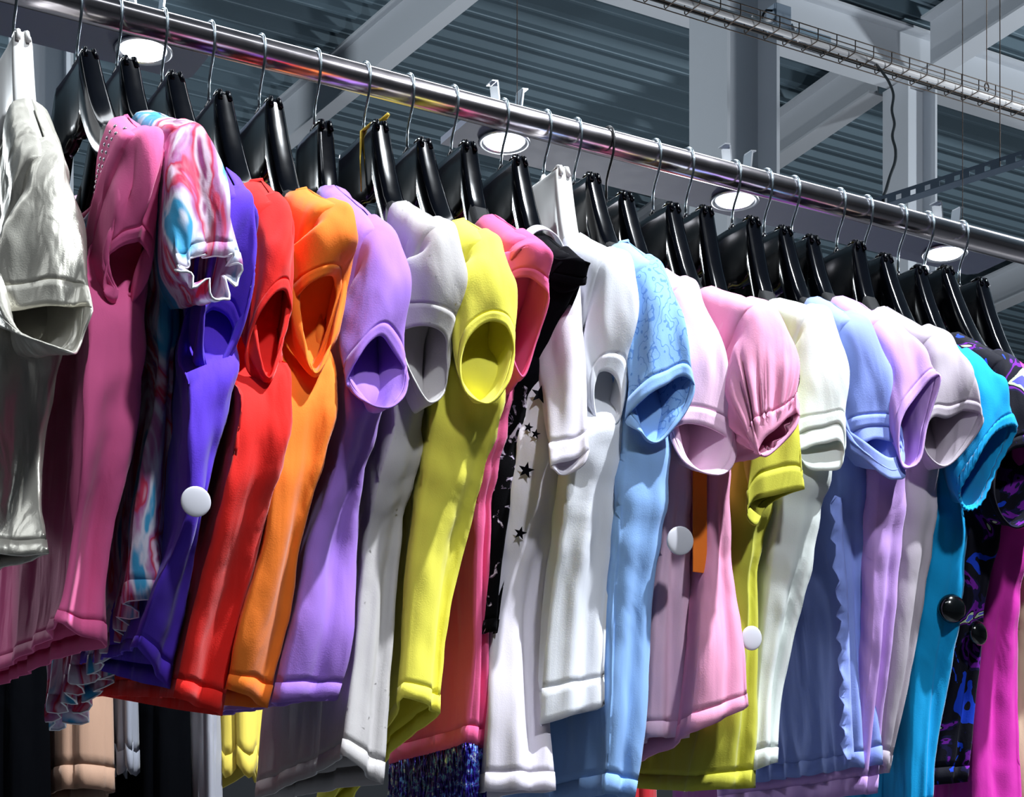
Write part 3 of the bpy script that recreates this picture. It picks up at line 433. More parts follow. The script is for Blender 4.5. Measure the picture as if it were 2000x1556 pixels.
# ------------------------------------------------------------------ hangers
def hanger(i, nk, sh, label, white=False, blackhook=False, nw=.047, group='hangers on the chrome rail'):
    t, zn = NECK[i]; zn = zn/1000; nk = np.array(nk)/1000; sh = np.array(sh)/1000
    bodym = M['white_plastic'] if white else M['black_plastic']
    root = thing('clothes_hanger', label, 'hanger', W(t, 0, zn), TH, group)
    dev = lambda h, z: (0, -h, z-zn)
    # hook: over the rail, then a S bend down to the neck
    p = [(math.sin(a)*.0185, math.cos(a)*.0185) for a in np.linspace(-.75, PI*.52, 14)]
    p += [(.0185, -.008), (.0165, -.018), (.0115, -.028), (.005, -.038), (.0012, -.046), (0, -.052), (0, zn+.004)]
    m = MB(); m.tube([dev(*q) for q in p], .00165, 8); m.ball(dev(*p[0]), .0026, 8)
    m.build('hook', M['blackwire'] if blackhook else M['wire'], root)
    MB().lathe(dev(0, zn-.002), [(.0052, 0), (.0052, .006), (.0036, .0085), (.0024, .012)], seg=12).build('ferrule', bodym, root)
    tip = sh[1]-.036; zt = lambda h: nk[2]+(h-nk[1])/(sh[1]-nk[1])*(sh[2]-nk[2])-.0105
    NW = min(nw, nk[1]*.62); nh = max(NW+.018, nk[1]-.004); nz = zt(nk[1])
    def up(h):
        if h < NW-.02: return zn+.0015+.002*(1-(h/NW)**2)
        if h < NW: return zn+.0015+.002*(1-(h/NW)**2)
        if h < nh: s = (h-NW)/(nh-NW); return zn+.0015+(nz-zn-.0015)*(1-(1-s)**1.7)
        return zt(h)
    def dep(h): return float(np.interp(h, [0, .03, .05, .08, .12, .17, .25], [.078, .086, .074, .056, .038, .028, .02]))
    def tw(h): return float(np.interp(h, [0, .025, .045, .08, .13, .25], [.0085, .0095, .0115, .0135, .0142, .0135]))
    hs = [0, .01, .02]+[NW-.008, NW-.003, NW, NW+.0015, NW+.004, NW+.008, NW+.013, NW+.019]+[x for x in (.06, .07, .08, .09, .1, .112, .124, .136, .15, .165, .18, .195, .21, .225) if x > NW+.023]
    hs = sorted(hs)
    hs = [h for h in hs if h < tip-.006]+[tip-.004, tip-.001, tip]
    V = []; ng = 14; st = [-h for h in hs[:0:-1]]+hs
    for h in st:
        a = abs(h); u = up(a); d = dep(a); w = tw(a)
        if a >= tip-.0005: w *= .55; d *= .6; u -= .003
        zc = u-d/2
        for k in range(ng):
            an = 2*PI*k/ng; cx, cz = math.cos(an), math.sin(an)
            x = w*math.copysign(abs(cx)**.45, cx); z = zc+d/2*math.copysign(abs(cz)**.45, cz)
            V.append((x, -h, z-zn))
    F = grid_faces(len(st), ng)+[tuple(range(ng)), tuple((len(st)-1)*ng+k for k in range(ng))[::-1]]
    obj('hanger_body', V, F, bodym, root)
    # two moulded ribs on the neck top
    m = MB()
    for s in (-1, 1): m.tube([(0.0045*s, -NW+.016, .0015), (0.0045*s, -NW+.006, .0035), (.0045*s, -NW-.0005, .001), (.0055*s, -NW-.004, -.009)], .0026, 8)
    m.build('neck_rib', bodym, root)
    if not white:
        for s in (-1, 1):
            st2 = np.linspace(max(.06, nk[1]-.022), tip-.002, 8); V = []
            for h in st2:
                u = up(h)+.0012; d = dep(h)+.0024; w = tw(h)+.0014
                for k in range(ng):
                    an = 2*PI*k/ng; cx, cz = math.cos(an), math.sin(an)
                    V.append((w*math.copysign(abs(cx)**.5, cx), -h*s, u-d/2+d/2*math.copysign(abs(cz)**.5, cz)-zn))
            obj('shoulder_pad', V, grid_faces(8, ng)+[tuple(range(ng)), tuple(7*ng+k for k in range(ng))[::-1]], M['pad'], root)
    return root

# ------------------------------------------------------------------ garment fabrics
c = cloth
M['silver'] = c('silver lame', (206, 203, 192), .36, 0., 0, .5, .6, ws=16)
M['pink'] = c('pink jersey', (244, 110, 168)); M['purple'] = c('purple jersey', (92, 56, 206)); M['red'] = c('red jersey', (240, 40, 34))
M['orange'] = c('orange jersey', (255, 132, 44)); M['lavender'] = c('lavender jersey', (168, 124, 222))
M['gray'] = c('silver grey lurex', (194, 190, 190), .5, .12, .1, .5)
nt = M['gray'].node_tree
v = N(nt, 'ShaderNodeTexVoronoi'); v.inputs['Scale'].default_value = 420; nt.links.new(coords(nt), v.inputs['Vector'])
mt = ramp(nt, v.outputs['Color'], [(0, (0, 0, 0)), (.92, (255, 255, 255))]); nt.links.new(mt, nt.nodes['Principled BSDF'].inputs['Metallic'])
bump(nt, nt.nodes['Principled BSDF'], v.outputs['Color'], .25, .0012)
M['yellow'] = c('lime yellow jersey', (246, 238, 92)); M['rose'] = c('rose jersey', (232, 96, 150))
M['black'] = c('black jersey', (7, 7, 12), .8, 0., .03); M['white'] = c('white jersey', (238, 240, 247), trans=.22); M['lilacwhite'] = c('lilac white jersey', (236, 230, 242), trans=.22)
M['blue'] = c('light blue cotton', (148, 190, 246)); M['palepink'] = c('pale pink jersey', (244, 206, 232)); M['puff'] = c('candy pink cotton', (240, 164, 198))
M['olive'] = c('olive lime jersey', (204, 202, 72)); M['cream'] = c('off white cotton', (240, 246, 242), trans=.22); M['peri'] = c('periwinkle cotton', (146, 166, 240))
M['lilac'] = c('lilac jersey', (208, 166, 238)); M['taupe'] = c('taupe cotton', (186, 176, 186)); M['turq'] = c('turquoise jersey', (10, 160, 222))
M['magenta'] = c('magenta satin', (222, 56, 180), .45, .1); M['beige'] = c('beige cotton', (214, 190, 160))
M['palepinkin'] = M['palepink']
# painted floral chiffon
M['floral'] = m = c('floral chiffon', (220, 190, 220), .55, .32, .1, .5, ws=16); nt = m.node_tree
n1 = noise_tex(nt, 13, 3, 1.6, (1, 1, .45))
recolour(m, ramp(nt, n1, [(0, (50, 110, 190)), (.34, (70, 170, 215)), (.41, (226, 226, 240)), (.50, (190, 120, 175)), (.535, (205, 60, 96)), (.60, (228, 205, 226)), (.66, (150, 60, 120)), (.72, (80, 70, 150))], 'EASE'))
# star and brush print on the black tee
M['print'] = m = c('black brush print', (9, 9, 14), .75, 0., .03); nt = m.node_tree
pc = ramp(nt, noise_tex(nt, 55, 3, 1.2), [(0, (6, 6, 9)), (.56, (6, 6, 9)), (.60, (90, 78, 96)), (.64, (190, 180, 200))])
sx = N(nt, 'ShaderNodeSeparateXYZ'); nt.links.new(coords(nt), sx.inputs[0]); gt = N(nt, 'ShaderNodeMath'); gt.operation = 'LESS_THAN'; gt.inputs[1].default_value = .285; nt.links.new(sx.outputs[2], gt.inputs[0])
mc = N(nt, 'ShaderNodeMix'); mc.data_type = 'RGBA'; nt.links.new(gt.outputs[0], mc.inputs[0]); mc.inputs[6].default_value = lin((7, 7, 12)); nt.links.new(pc, mc.inputs[7]); recolour(m, mc.outputs[2])
# embroidered blue
M['embroid'] = m = c('embroidered light blue', (140, 186, 244)); nt = m.node_tree
wv = N(nt, 'ShaderNodeTexWave'); wv.inputs['Scale'].default_value = 20; wv.inputs['Distortion'].default_value = 17; wv.inputs['Detail'].default_value = 2; wv.inputs['Detail Scale'].default_value = 2.2
nt.links.new(coords(nt, (1.3, 1.3, 1)), wv.inputs['Vector'])
msk = ramp(nt, noise_tex(nt, 9, 1), [(0, (0, 0, 0)), (.47, (255, 255, 255))], 'LINEAR')
mr = ramp(nt, wv.outputs['Fac'], [(0, (255, 255, 255)), (.07, (0, 0, 0))])
mu = N(nt, 'ShaderNodeMath'); mu.operation = 'MULTIPLY'; nt.links.new(msk, mu.inputs[0]); nt.links.new(mr, mu.inputs[1])
recolour(m, ramp(nt, mu.outputs[0], [(0, (140, 186, 244)), (.5, (100, 148, 222))])); bump(nt, nt.nodes['Principled BSDF'], mu.outputs[0], .6, .004)
# navy tropical print
M['navy'] = m = c('navy tropical print', (20, 22, 70), .75, .05, .02); nt = m.node_tree
recolour(m, ramp(nt, noise_tex(nt, 17, 2.5, 1.8), [(0, (20, 60, 190)), (.34, (10, 10, 24)), (.53, (22, 20, 60)), (.58, (110, 30, 150)), (.63, (14, 12, 34)), (.67, (190, 210, 170)), (.71, (90, 90, 200))]))
# iridescent beads
M['bead'] = m = plain('iridescent blue beads', (70, 60, 190), .18, .5); nt = m.node_tree
recolour(m, ramp(nt, noise_tex(nt, 120, 2), [(0, (20, 20, 110)), (.42, (60, 40, 160)), (.52, (90, 140, 220)), (.6, (90, 50, 170)), (.66, (190, 215, 245))]))
M['edgewhite'] = c('white overlock thread', (232, 236, 242), trans=0.)
M['studband'] = c('pink jersey trim', (206, 80, 130))

# ------------------------------------------------------------------ rack
rack = thing('clothes_rack', 'long chrome clothes rail running across the shop with all the tops hanging from it', 'clothes rack', W(0, 0, -RO.z), TH)
m = MB(); m.tube([(-1.35, 0, RO.z), (2.9, 0, RO.z)], .016, 40); m.build('rail', M['chrome'], rack)
for x in (-1.33, 2.88):
    m = MB(); m.tube([(x, 0, .02), (x, 0, RO.z-.016)], .016, 20); m.build('post', M['chrome'], rack)
    m = MB(); m.tube([(x, -.3, .016), (x, .3, .016)], .016, 16); m.build('foot', M['chrome'], rack)

HG = 'clothes_hanger'
LAB = {
 'silver': ('white hanger at the left edge of the rail under the silver blouse', 1), 'pink': ('black hanger with wide arch under the pink studded top', 0),
 'floral': ('black hanger under the floral chiffon blouse', 0), 'purple': ('black hanger half hidden behind the floral blouse, holding the purple tee', 0),
 'red': ('black hanger holding the red tee', 0), 'orange': ('black hanger holding the orange tee', 0), 'lavender': ('black hanger holding the lavender tee', 0),
 'gray': ('black hanger with gold ribbon on its neck, holding the silver grey tee', 0), 'yellow': ('black hanger holding the lime yellow tee', 0),
 'rose': ('black hanger holding the rose pink beaded tunic', 0), 'black': ('black hanger holding the black cap sleeve tee', 0),
 'white': ('white hanger in the middle of the rail with the plain white tee', 1), 'blue': ('black hanger holding the light blue embroidered top', 0),
 'palepink': ('black hanger with black wire hook, holding the pale pink tee', 0), 'puff': ('black hanger holding the candy pink puff sleeve top', 0),
 'olive': ('black hanger holding the olive lime tunic', 0), 'cream': ('black hanger holding the off white double sleeve top', 0),
 'peri': ('black hanger holding the periwinkle blue blouse', 0), 'lilac': ('black hanger holding the lilac tee', 0), 'taupe': ('black hanger holding the taupe grey tee', 0),
 'turq': ('black hanger holding the turquoise tee', 0), 'navy': ('black hanger holding the navy tropical print top', 0),
 'magenta': ('black hanger holding the magenta tunic', 0), 'beige': ('black hanger at the right edge of the rail above the beige tunic', 0)}
for k, (lab, wh) in LAB.items():
    D = DATA[k]; hanger(D['hook'], D['nk'], D['sh'], lab, bool(wh), k == 'palepink')

g = {}
def mk(key, mats, label, cat='t-shirt', **o):
    o.setdefault('group', 'tops hanging on the chrome rail')
    g[key] = garment(key, DATA[key], [M[x] for x in mats], label, cat, **o); return g[key]
mk('silver', ['silver'], 'silver metallic blouse at the left end of the rail', 'blouse', name='blouse', fold=.005, sfold=.006, cuffrows=5)
mk('pink', ['pink'], 'pink top with studded neckline beside the silver blouse', 'top', name='top', fold=.007, sfold=.009, bandmat=M['studband'], bandr=.004, scoop=.2)
mk('floral', ['floral'], 'floral chiffon blouse with white ruffled edges', 'blouse', name='blouse', fold=.008, ruffle=.010, nr=64, frill=.008, sfold=.007, edge=M['edgewhite'], cuffrows=3)
mk('purple', ['purple'], 'deep purple t-shirt between floral blouse and red tee')
mk('red', ['red'], 'bright red t-shirt next to the orange one', fold=.005)
mk('orange', ['orange'], 'orange t-shirt with wide open sleeve', fold=.005)
mk('lavender', ['lavender'], 'lavender purple t-shirt hanging right of the orange one', fold=.006)
mk('gray', ['gray'], 'silver grey glitter t-shirt', cuffrows=6, fold=.006)
mk('yellow', ['yellow'], 'lime yellow t-shirt with round open sleeve', fold=.005)
mk('rose', ['rose'], 'rose pink tunic with blue bead fringe at the hem', 'tunic', name='tunic', fold=.003)
mk('whitelong', ['lilacwhite'], 'white top with elbow length sleeve under the black cap sleeve', 'top', name='top', fold=.006, sfold=.004)
mk('black', ['print', 'print', 'black', 'black'], 'black cap sleeve tee with star print and white striped shoulder', fold=.003, sfold=.0012)
mk('white', ['white'], 'plain white t-shirt on a white hanger', fold=.007, hemrows=5, cuffrows=5)
mk('blue', ['blue', 'blue', 'embroid', 'blue'], 'light blue top with embroidered flared sleeve', 'top', name='top', fold=.009, sfold=.005)
mk('palepink', ['palepink'], 'pale pink t-shirt with big round sleeve opening', fold=.004)
mk('puff', ['puff'], 'candy pink top with gathered puff sleeve', 'top', name='top', gather=.0045, cuffrows=5, fold=.006, hemrows=3, cuffout=.0015)
mk('olive', ['olive'], 'olive lime tunic showing below the pink tops', 'tunic', name='tunic', fold=.007, cuffrows=5)
mk('cream', ['cream'], 'off white top with layered sleeve', 'top', name='top', under=(.020, .93), fold=.006)
mk('peri', ['peri'], 'periwinkle blue blouse with ruffled placket', 'blouse', name='blouse', under=(.016, .95), fold=.006, ruffle=.0035, nr=56)
mk('lilac', ['lilac'], 'lilac t-shirt between the periwinkle and taupe ones', fold=.005)
mk('taupe', ['taupe'], 'taupe grey t-shirt with wide dark sleeve opening', fold=.007)
mk('turq', ['turq'], 'turquoise t-shirt with ribbed sleeve cuff', cuffrows=4, rib=.0012, fold=.006)
mk('navy', ['navy'], 'navy tropical print top near the right end', 'top', name='top', fold=.004)
mk('magenta', ['magenta'], 'magenta satin tunic at the right edge', 'tunic', name='tunic', fold=.008)
mk('beige', ['beige'], 'beige tunic just showing at the right edge', 'tunic', name='tunic', fold=.005)

# ---- details that belong to single garments
def on_near(key, s, v, lift=.003):
    """A point on the narrow side panel: s across (0..1), v down (0..1), in local coordinates of its Empty."""
    root, G, n, zb, T0 = g[key]; i = int(v*(len(G)-1)); j = int(s*(NP-1))
    p = G[i, j]+n[i, j]*lift; q = n[i, j]; return Vector(loc(p, zb)[0]), Vector((q[0], -q[1], q[2]))
NR = 24
# rhinestones along the pink neckline (front = left face)
from mathutils.bvhtree import BVHTree
root, G, n, zb, T0 = g['pink']; m = MB()
trees = []
for o in [c_ for c_ in bpy.data.objects if c_.parent == root and c_.name.split('.')[0] in ('body', 'sleeve')]:
    trees.append(BVHTree.FromPolygons([v_.co.copy() for v_ in o.data.vertices], [tuple(p_.vertices) for p_ in o.data.polygons]))
for row in BG['studs']:
    m = MB()
    P = [Vector((-.3, -h, z-zb)) for h, z in row]
    for a, b in zip(P[:-1], P[1:]):
        k = max(1, int((b-a).length/.0055))
        for q in range(k):
            p = a+(b-a)*q/k; hits = [tr_.ray_cast(p, Vector((1, 0, 0)), .5) for tr_ in trees]; hits = [x_ for x_ in hits if x_[0] is not None]
            if hits:
                x_ = min(hits, key=lambda y_: y_[0].x); m.ball(tuple(x_[0]), .0023, 6, rings=4)
    so = m.build('stud_trim', M['stud'], root, label='row of small rhinestones'); so['kind'] = 'stuff'
# bead fringe of the rose tunic
root, G, n, zb, T0 = g['rose']; m = MB(); e = loc(G[-1], zb)
L = len(e)
for i in range(L):
    for f in (0, .33, .66):
        p = Vector(e[i])*(1-f)+Vector(e[(i+1) % L])*f
        ln = random.uniform(.055, .085); q = [p+Vector((random.uniform(-.002, .002), random.uniform(-.002, .002), -ln*k/6)) for k in range(7)]
        m.tube(q, [.0008, .0016, .001, .0017, .001, .0016, .0012], 5)
fo = m.build('bead_fringe', M['bead'], root, label='blue bead fringe'); fo['kind'] = 'stuff'
# white stripes at the black shoulder
D = DATA['black']; nk = np.array(D['nk'])/1000; sh = np.array(D['sh'])/1000; root, G, n, zb, T0 = g['black']
for a in (.02, .12):
    p = nk+(sh-nk)*a; V = []; dts = np.linspace(-.024, .026, 15)
    for dt in dts:
        q = max(0, 1-(dt/.0265)**2)**.5
        for e in (-.0035, .0035): V.append((dt, p[1]+e+.003*q, p[2]-.026+.0305*q-e*.6))
    obj('shoulder_stripe', loc(V, zb), grid_faces(15, 2, False), M['white'], root, solid=.0016, label='white stripe')
# stars of the print
m = MB()
for (s, v, r) in ((.9, .30, .011), (.8, .44, .010), (.95, .38, .006), (.6, .36, .006), (.85, .56, .008)):
    p, q = on_near('whitelong', s*.3, v, .006); u = q.orthogonal().normalized(); w = q.cross(u)
    V = [p]+[p+(u*math.cos(PI*k/5)+w*math.sin(PI*k/5))*(r if k % 2 == 0 else r*.4) for k in range(10)]
    m.add(V, [(0, 1+k, 1+(k+1) % 10) for k in range(10)])
m.build('star_print', M['black'], g['whitelong'][0], label='small black stars')
# ruffled placket of the periwinkle blouse
root, G, n, zb, T0 = g['peri']; V = []; rr = range(int(len(G)*.45), len(G)-1)
for a, i in enumerate(rr):
    p = G[i, 1]; nn = n[i, 1]
    for b in range(5):
        wv = .006*math.sin(a*1.9+b*.5)*b/4
        V.append(p+np.array([-.004*b-.002, .003+wv, .002*math.sin(a*1.3)*b/4])+nn*.002)
obj('ruffle', loc(V, zb), grid_faces(len(rr), 5, False), M['peri'], root, solid=.001)

# ------------------------------------------------------------------ loose things on the clothes
def disc_tag(key, s, v, r, mat, label, dome=.35, name='security_tag', dx=(0, 0, 0), face=None):
    p, q = on_near(key, s, v, .004); root = g[key][0]
    wp = root.matrix_basis @ p + Vector(dx); wq = (root.matrix_basis.to_3x3() @ q)
    q = Vector(face).normalized() if face else wq.normalized()
    m = MB(); pr = [(r*.9, -.002), (r, 0)]+[(r*math.cos(a), .002+r*dome*math.sin(a)) for a in np.linspace(0, 1.5, 8)]
    m.lathe((0, 0, 0), pr, q, 32); o = m.build(name, mat, None)
    o.location = wp; tag(o, label, 'security tag', 'security tags pinned to the clothes'); return o
def disc_at(t, h, z, r, mat, label, face, dome=.35):
    m = MB(); pr = [(r*.9, -.002), (r, 0)]+[(r*math.cos(a), .002+r*dome*math.sin(a)) for a in np.linspace(0, 1.5, 8)]
    m.lathe((0, 0, 0), pr, R*face[0]+H*face[1]+Vector((0, 0, face[2])), 32); o = m.build('security_tag', mat)
    o.location = W(t, h, z); return tag(o, label, 'security tag', 'security tags pinned to the clothes')
for (nm, t, h, z, r, mat, lab, face) in BG['tags']:
    disc_at(t, h, z, r, M[mat], lab, face, .12 if mat == 'tagwhite' else .55)
t, h, z0, z1, wd = BG['orange_tag']
m = MB(); m.box((0, 0, 0), R*wd/2, H*.0009, Vector((0, 0, (z0-z1)/2))); o = m.build('swing_tag', M['orange'], None, False, bev=.0006); o.location = W(t, h, (z0+z1)/2)
tag(o, 'long orange swing tag hanging between the pale pink and candy pink tops', 'tag')
# gold ribbon on one hanger neck
t, zn = NECK[7]; zn /= 1000
m = MB(); m.tube([W(t-.012, .02, zn-.07), W(t-.0115, .016, zn-.03), W(t-.008, .012, zn+.002), W(t, .024, zn+.0075), W(t+.008, .034, zn+.009), W(t+.011, .044, zn+.014)], [.0009, .001, .0022, .003, .0035, .002], 6)
tag(m.build('ribbon', M['gold']), 'gold ribbon tied round the neck of a black hanger', 'ribbon')
t, zn = NECK[22]; m = MB(); m.ball((0, 0, 0), .0065, 12); o = m.build('bead', M['tagwhite']); o.location = W(t-.002, .002, zn/1000+.012)
tag(o, 'small white bead on a hanger hook near the right end', 'bead')

# ------------------------------------------------------------------ second rack behind (only its lowest clothes peep out)
back = thing('clothes_rack', 'second rail hidden behind the tops, its clothes peeping out below', 'clothes rack', W(0, -.95, -RO.z), TH)
m = MB(); m.tube([(-1.3, 0, RO.z-.15), (1.4, 0, RO.z-.15)], .016, 20); m.build('rail', M['chrome'], back)
for x in (-1.28, 1.38):
    m = MB(); m.tube([(x, 0, .02), (x, 0, RO.z-.15)], .016, 16); m.build('post', M['chrome'], back)
    m = MB(); m.tube([(x, -.25, .016), (x, .25, .016)], .016, 12); m.build('foot', M['chrome'], back)
def draped(name, label, cat, t, w, hn, hf, zb, mat, fold=.006, slant=0., ruff=0.):
    """A cloth thing folded over the back rail, hanging down to zb (relative to the front rail)."""
    o = thing(name, label, cat, W(t, -.95, zb), TH, 'clothes on the rack behind')
    rings = []
    for z, e in ((-.131, .35), (-.15, .6), (-.25, .85), (-.5, .95), (zb, 1.)):
        P = []
        for k in range(64):
            a = 2*PI*k/64; ca, sa = math.cos(a), math.sin(a)
            P.append((w/2*math.copysign(abs(ca)**.6, ca)*(.75+.25*e), (hn-hf)/2*math.copysign(abs(sa)**.5, sa)*(.2+.8*e)+(hn+hf)/2*e, z+(slant*sa if e == 1 else 0)))
        rings.append(P)
    G, par = spline(rings, total=36); nn = normals(G); U, V = np.meshgrid(np.arange(64)/64, par)
    G = G+nn*(fold*sstep(.1, .8, V)*(np.sin(2*PI*U*9+3*V)+.6*np.sin(2*PI*U*15-2*V)))[:, :, None]
    if ruff: G[:, :, 2] += ruff*sstep(.8, 1, V)*np.sin(2*PI*U*11)
    L = np.array(G); L = np.stack([L[:, :, 0], -L[:, :, 1], L[:, :, 2]-zb], 2)
    k = len(G)-3
    obj('cloth', L[:k+1].reshape(-1, 3), grid_faces(k+1, 64)+[tuple(range(64))], mat, o, solid=.0015)
    obj('hem', L[k:].reshape(-1, 3), grid_faces(len(G)-k, 64), mat, o, solid=.003)
M['bblack'] = c('black trouser cloth', (5, 6, 9), .95, 0., 0.); M['bbeige'] = c('tan cloth', (176, 142, 120), .75, .1); M['bgrey'] = c('grey gauze', (150, 154, 166), .6, .3)
M['byellow'] = c('pale yellow cloth', (238, 218, 96), .8, .2); M['bred'] = c('dark red cloth', (190, 40, 50)); M['bwhite'] = c('pale grey gauze', (158, 160, 170)); M['bplum'] = c('plum cloth', (120, 62, 140))
for a in BG['back']:
    draped(a[0], a[1], a[2], *a[3:8], M[a[8]], *a[9:])

# ------------------------------------------------------------------ the hall
def quad(name, pts, mat, label=None):
    o = obj(name, pts, [tuple(range(len(pts)))], mat, None, False); o['kind'] = 'structure'
    return o
x0, x1, y0, y1, zt = -16., 20., -10., 24., EYE+6.6
def slab(name, lo, hi, mat):
    lo, hi = Vector(lo), Vector(hi); c_ = (lo+hi)/2; d = (hi-lo)/2
    o = MB().box(c_, (d.x, 0, 0), (0, d.y, 0), (0, 0, d.z)).build(name, mat, None, False); o['kind'] = 'structure'; return o
slab('floor', (x0, y0, -.1), (x1, y1, 0), M['floor'])
slab('wall_back', (x0, y1, 0), (x1, y1+.2, zt), M['wall']); slab('wall_front', (x0, y0-.2, 0), (x1, y0, zt), M['wall'])
slab('wall_left', (x0-.2, y0, 0), (x0, y1, zt), M['wall']); slab('wall_right', (x1, y0, 0), (x1+.2, y1, zt), M['wall'])
# trapezoidal roof deck, ribs parallel to the rail
pitch = .22; V = []; F = []; zc = EYE+6.28; k0 = -80; k1 = 150
prof = [(0, 0), (.085, 0), (.105, .055), (.113, .06), (.150, .06), (.158, .055), (.178, 0), (.178, 0)][:-1]
prof = [(0, 0), (.022, 0), (.026, .006), (.062, .006), (.066, 0), (.088, 0), (.106, .085), (.202, .085), (.22, 0)][:-1]
ln = []
for k in range(k0, k1):
    for (s, z) in prof: ln.append((k*pitch+s, z))
for (s, z) in ln:
    for e in (-22, 26):
        p = R*e - H*s; V.append((p.x, p.y, zc+z))
for i in range(len(ln)-1): F.append((2*i, 2*i+1, 2*i+3, 2*i+2))
o = obj('ceiling', V, F, M['deck'], None, False); o['kind'] = 'structure'
s_ = o.modifiers.new('sheet thickness', 'SOLIDIFY'); s_.thickness = .004; s_.offset = 1
def ibeam(name, a, b, h, w, label, tf=.016, twb=.01):
    """I section between a and b (centres of the underside), height h up, flange width w."""
    a, b = Vector(a), Vector(b); d = (b-a)/2; c_ = (a+b)/2; n = Vector((-d.y, d.x, 0)).normalized(); up = Vector((0, 0, 1))
    m = MB(); m.box(c_+up*tf/2, d, n*w/2, up*tf/2); m.box(c_+up*(h-tf/2), d, n*w/2, up*tf/2); m.box(c_+up*h/2, d, n*twb/2, up*(h/2-tf))
    o = m.build(name, M['steel'], None, False); o['kind'] = 'structure'; o['label'] = label; return o
def hcol(name, x, y, w, ztop, label, tf=.018):
    m = MB(); up = Vector((0, 0, ztop/2)); c_ = Vector((x, y, ztop/2))
    for s in (-1, 1): m.box(c_+R*s*(w/2-tf/2), R*tf/2, H*w/2, up)
    m.box(c_, R*(w/2-tf), H*.006, up)
    o = m.build(name, M['steel'], None, False); o['kind'] = 'structure'; o['label'] = label; return o
for a in BG['cols']: hcol('steel_column', *a)
for a in BG['beams']: ibeam('steel_beam', *a)
# strip of down lights behind the rail
def lampstrip(t0, t1, label):
    c0 = Vector(BG['strip']); L = thing('lamp_strip', label, 'light panel', c0+R*(t0+t1)/2, TH, 'lamp strips behind the rail')
    hl = (t1-t0)/2; w = .068; ch = .04
    pts = [(-hl, -w), (hl-ch, -w), (hl, -w+ch), (hl, w-ch*.4), (hl-ch*.4, w), (-hl, w)]
    V = [(x, y, 0) for x, y in pts]+[(x, y, .012) for x, y in pts]; n_ = len(pts)
    obj('board', V, [tuple(range(n_))[::-1], tuple(range(n_, 2*n_))]+[(i, (i+1) % n_, n_+(i+1) % n_, n_+i) for i in range(n_)], M['panel'], L, False)
    return L
def downlight(t, label):
    c0 = Vector(BG['strip'])+R*t
    L = thing('downlight', label, 'lamp', c0, TH, 'recessed lamps behind the rail')
    prof = [(.036, .0005), (.044, -.001), (.046, -.004), (.043, -.006), (.036, -.004), (.030, .010)]
    V = []; F = []; sg = 32
    for r, z in prof:
        for k in range(sg): a = 2*PI*k/sg; V.append((r*math.cos(a), r*math.sin(a), z))
    for i in range(len(prof)-1):
        for k in range(sg): F.append((i*sg+k, i*sg+(k+1) % sg, (i+1)*sg+(k+1) % sg, (i+1)*sg+k))
    obj('rim', V, F, M['reflector'], L)
    MB().lathe((0, 0, -.004), [(.0335, 0), (.0335, -.001), (.026, -.003), (.014, -.004), (.003, -.0045)], seg=24).build('lens', M['lamp'], L)
    MB().lathe((0, 0, .012), [(.03, 0), (.03, .022), (.024, .03)], seg=24).build('housing', M['reflector'], L)
    for s in (-1, 1):
        m = MB(); m.box((.022*s+.006, 0, .058), (.0016, 0, 0), (0, .013, 0), (.004*s, 0, .034)); m.box((.030*s+.006, 0, .094), (.006, 0, .001), (0, .011, 0), (0, 0, .0012))
        m.build('spring_clip', M['reflector'], L, False)
for t0, t1, lab in BG['strips']: lampstrip(t0, t1, lab)
for t, lab in BG['lamps']: downlight(t, lab)
for (a, b, r, lab, grp) in BG['wires']:
    o = MB().tube([a, b], r, 6).build('suspension_wire', M['tray']); tag(o, lab, 'wire', grp)
# wire basket cable tray
tc = Vector(BG['tray']); tr = thing('cable_tray', 'wire basket cable tray crossing under the roof at upper right', 'cable tray', tc, TH)
hw, hh, t0, t1 = .055, .05, -1.9, 2.6
for nm, lst in (('side_wire', [(-hw, hh), (hw, hh), (-hw, hh*.5), (hw, hh*.5)]), ('floor_wire', [(-hw, 0), (0, 0), (hw, 0)])):
    for y, z in lst: MB().tube([(t0, y, z), (t1, y, z)], .0022, 6).build(nm, M['tray'], tr)
n_ = int((t1-t0)/.1)
for i in range(n_):
    x = t0+.05+i*.1; MB().tube([(x, -hw, hh), (x, -hw, .008), (x, -hw+.008, 0), (x, hw-.008, 0), (x, hw, .008), (x, hw, hh)], .0024, 6).build('cross_wire', M['tray'], tr)
o = MB().tube([tc+R*t0+Vector((0, 0, .019))+H*.012, tc+R*t1+Vector((0, 0, .019))+H*.012], .016, 14).build('conduit', M['white_tube']); tag(o, 'white conduit lying in the wire cable tray', 'conduit')
o = MB().tube([tc+R*t0+Vector((0, 0, .012))-H*.03, tc+R*t1+Vector((0, 0, .012))-H*.03], .008, 10).build('conduit', M['cable']); tag(o, 'thin dark cable beside the white conduit in the tray', 'cable')
jb = thing('junction_box', 'grey junction box on top of the cable tray', 'junction box', tc+R*BG['box_t']+Vector((0, 0, .03)), TH)
m = MB(); m.box((0, .02, .05), (.042, 0, 0), (0, .03, 0), (0, 0, .052)); m.build('case', M['box_grey'], jb, False, bev=.006)
m = MB(); m.box((0, -.013, .05), (.040, 0, 0), (0, .004, 0), (0, 0, .050)); m.build('lid', M['box_grey'], jb, False, bev=.003)
m = MB(); m.tube([(-.042, 0, .03), (-.07, -.005, .022), (-.11, 0, .012), (-.15, 0, .02)], .008, 8); m.build('lead', M['white_tube'], jb, label='white lead')
m = MB(); m.tube([(-.042, .01, .075), (-.07, .01, .07), (-.085, .012, .05), (-.09, .02, .02)], .005, 8); m.build('lead', M['cable'], jb, label='black lead')
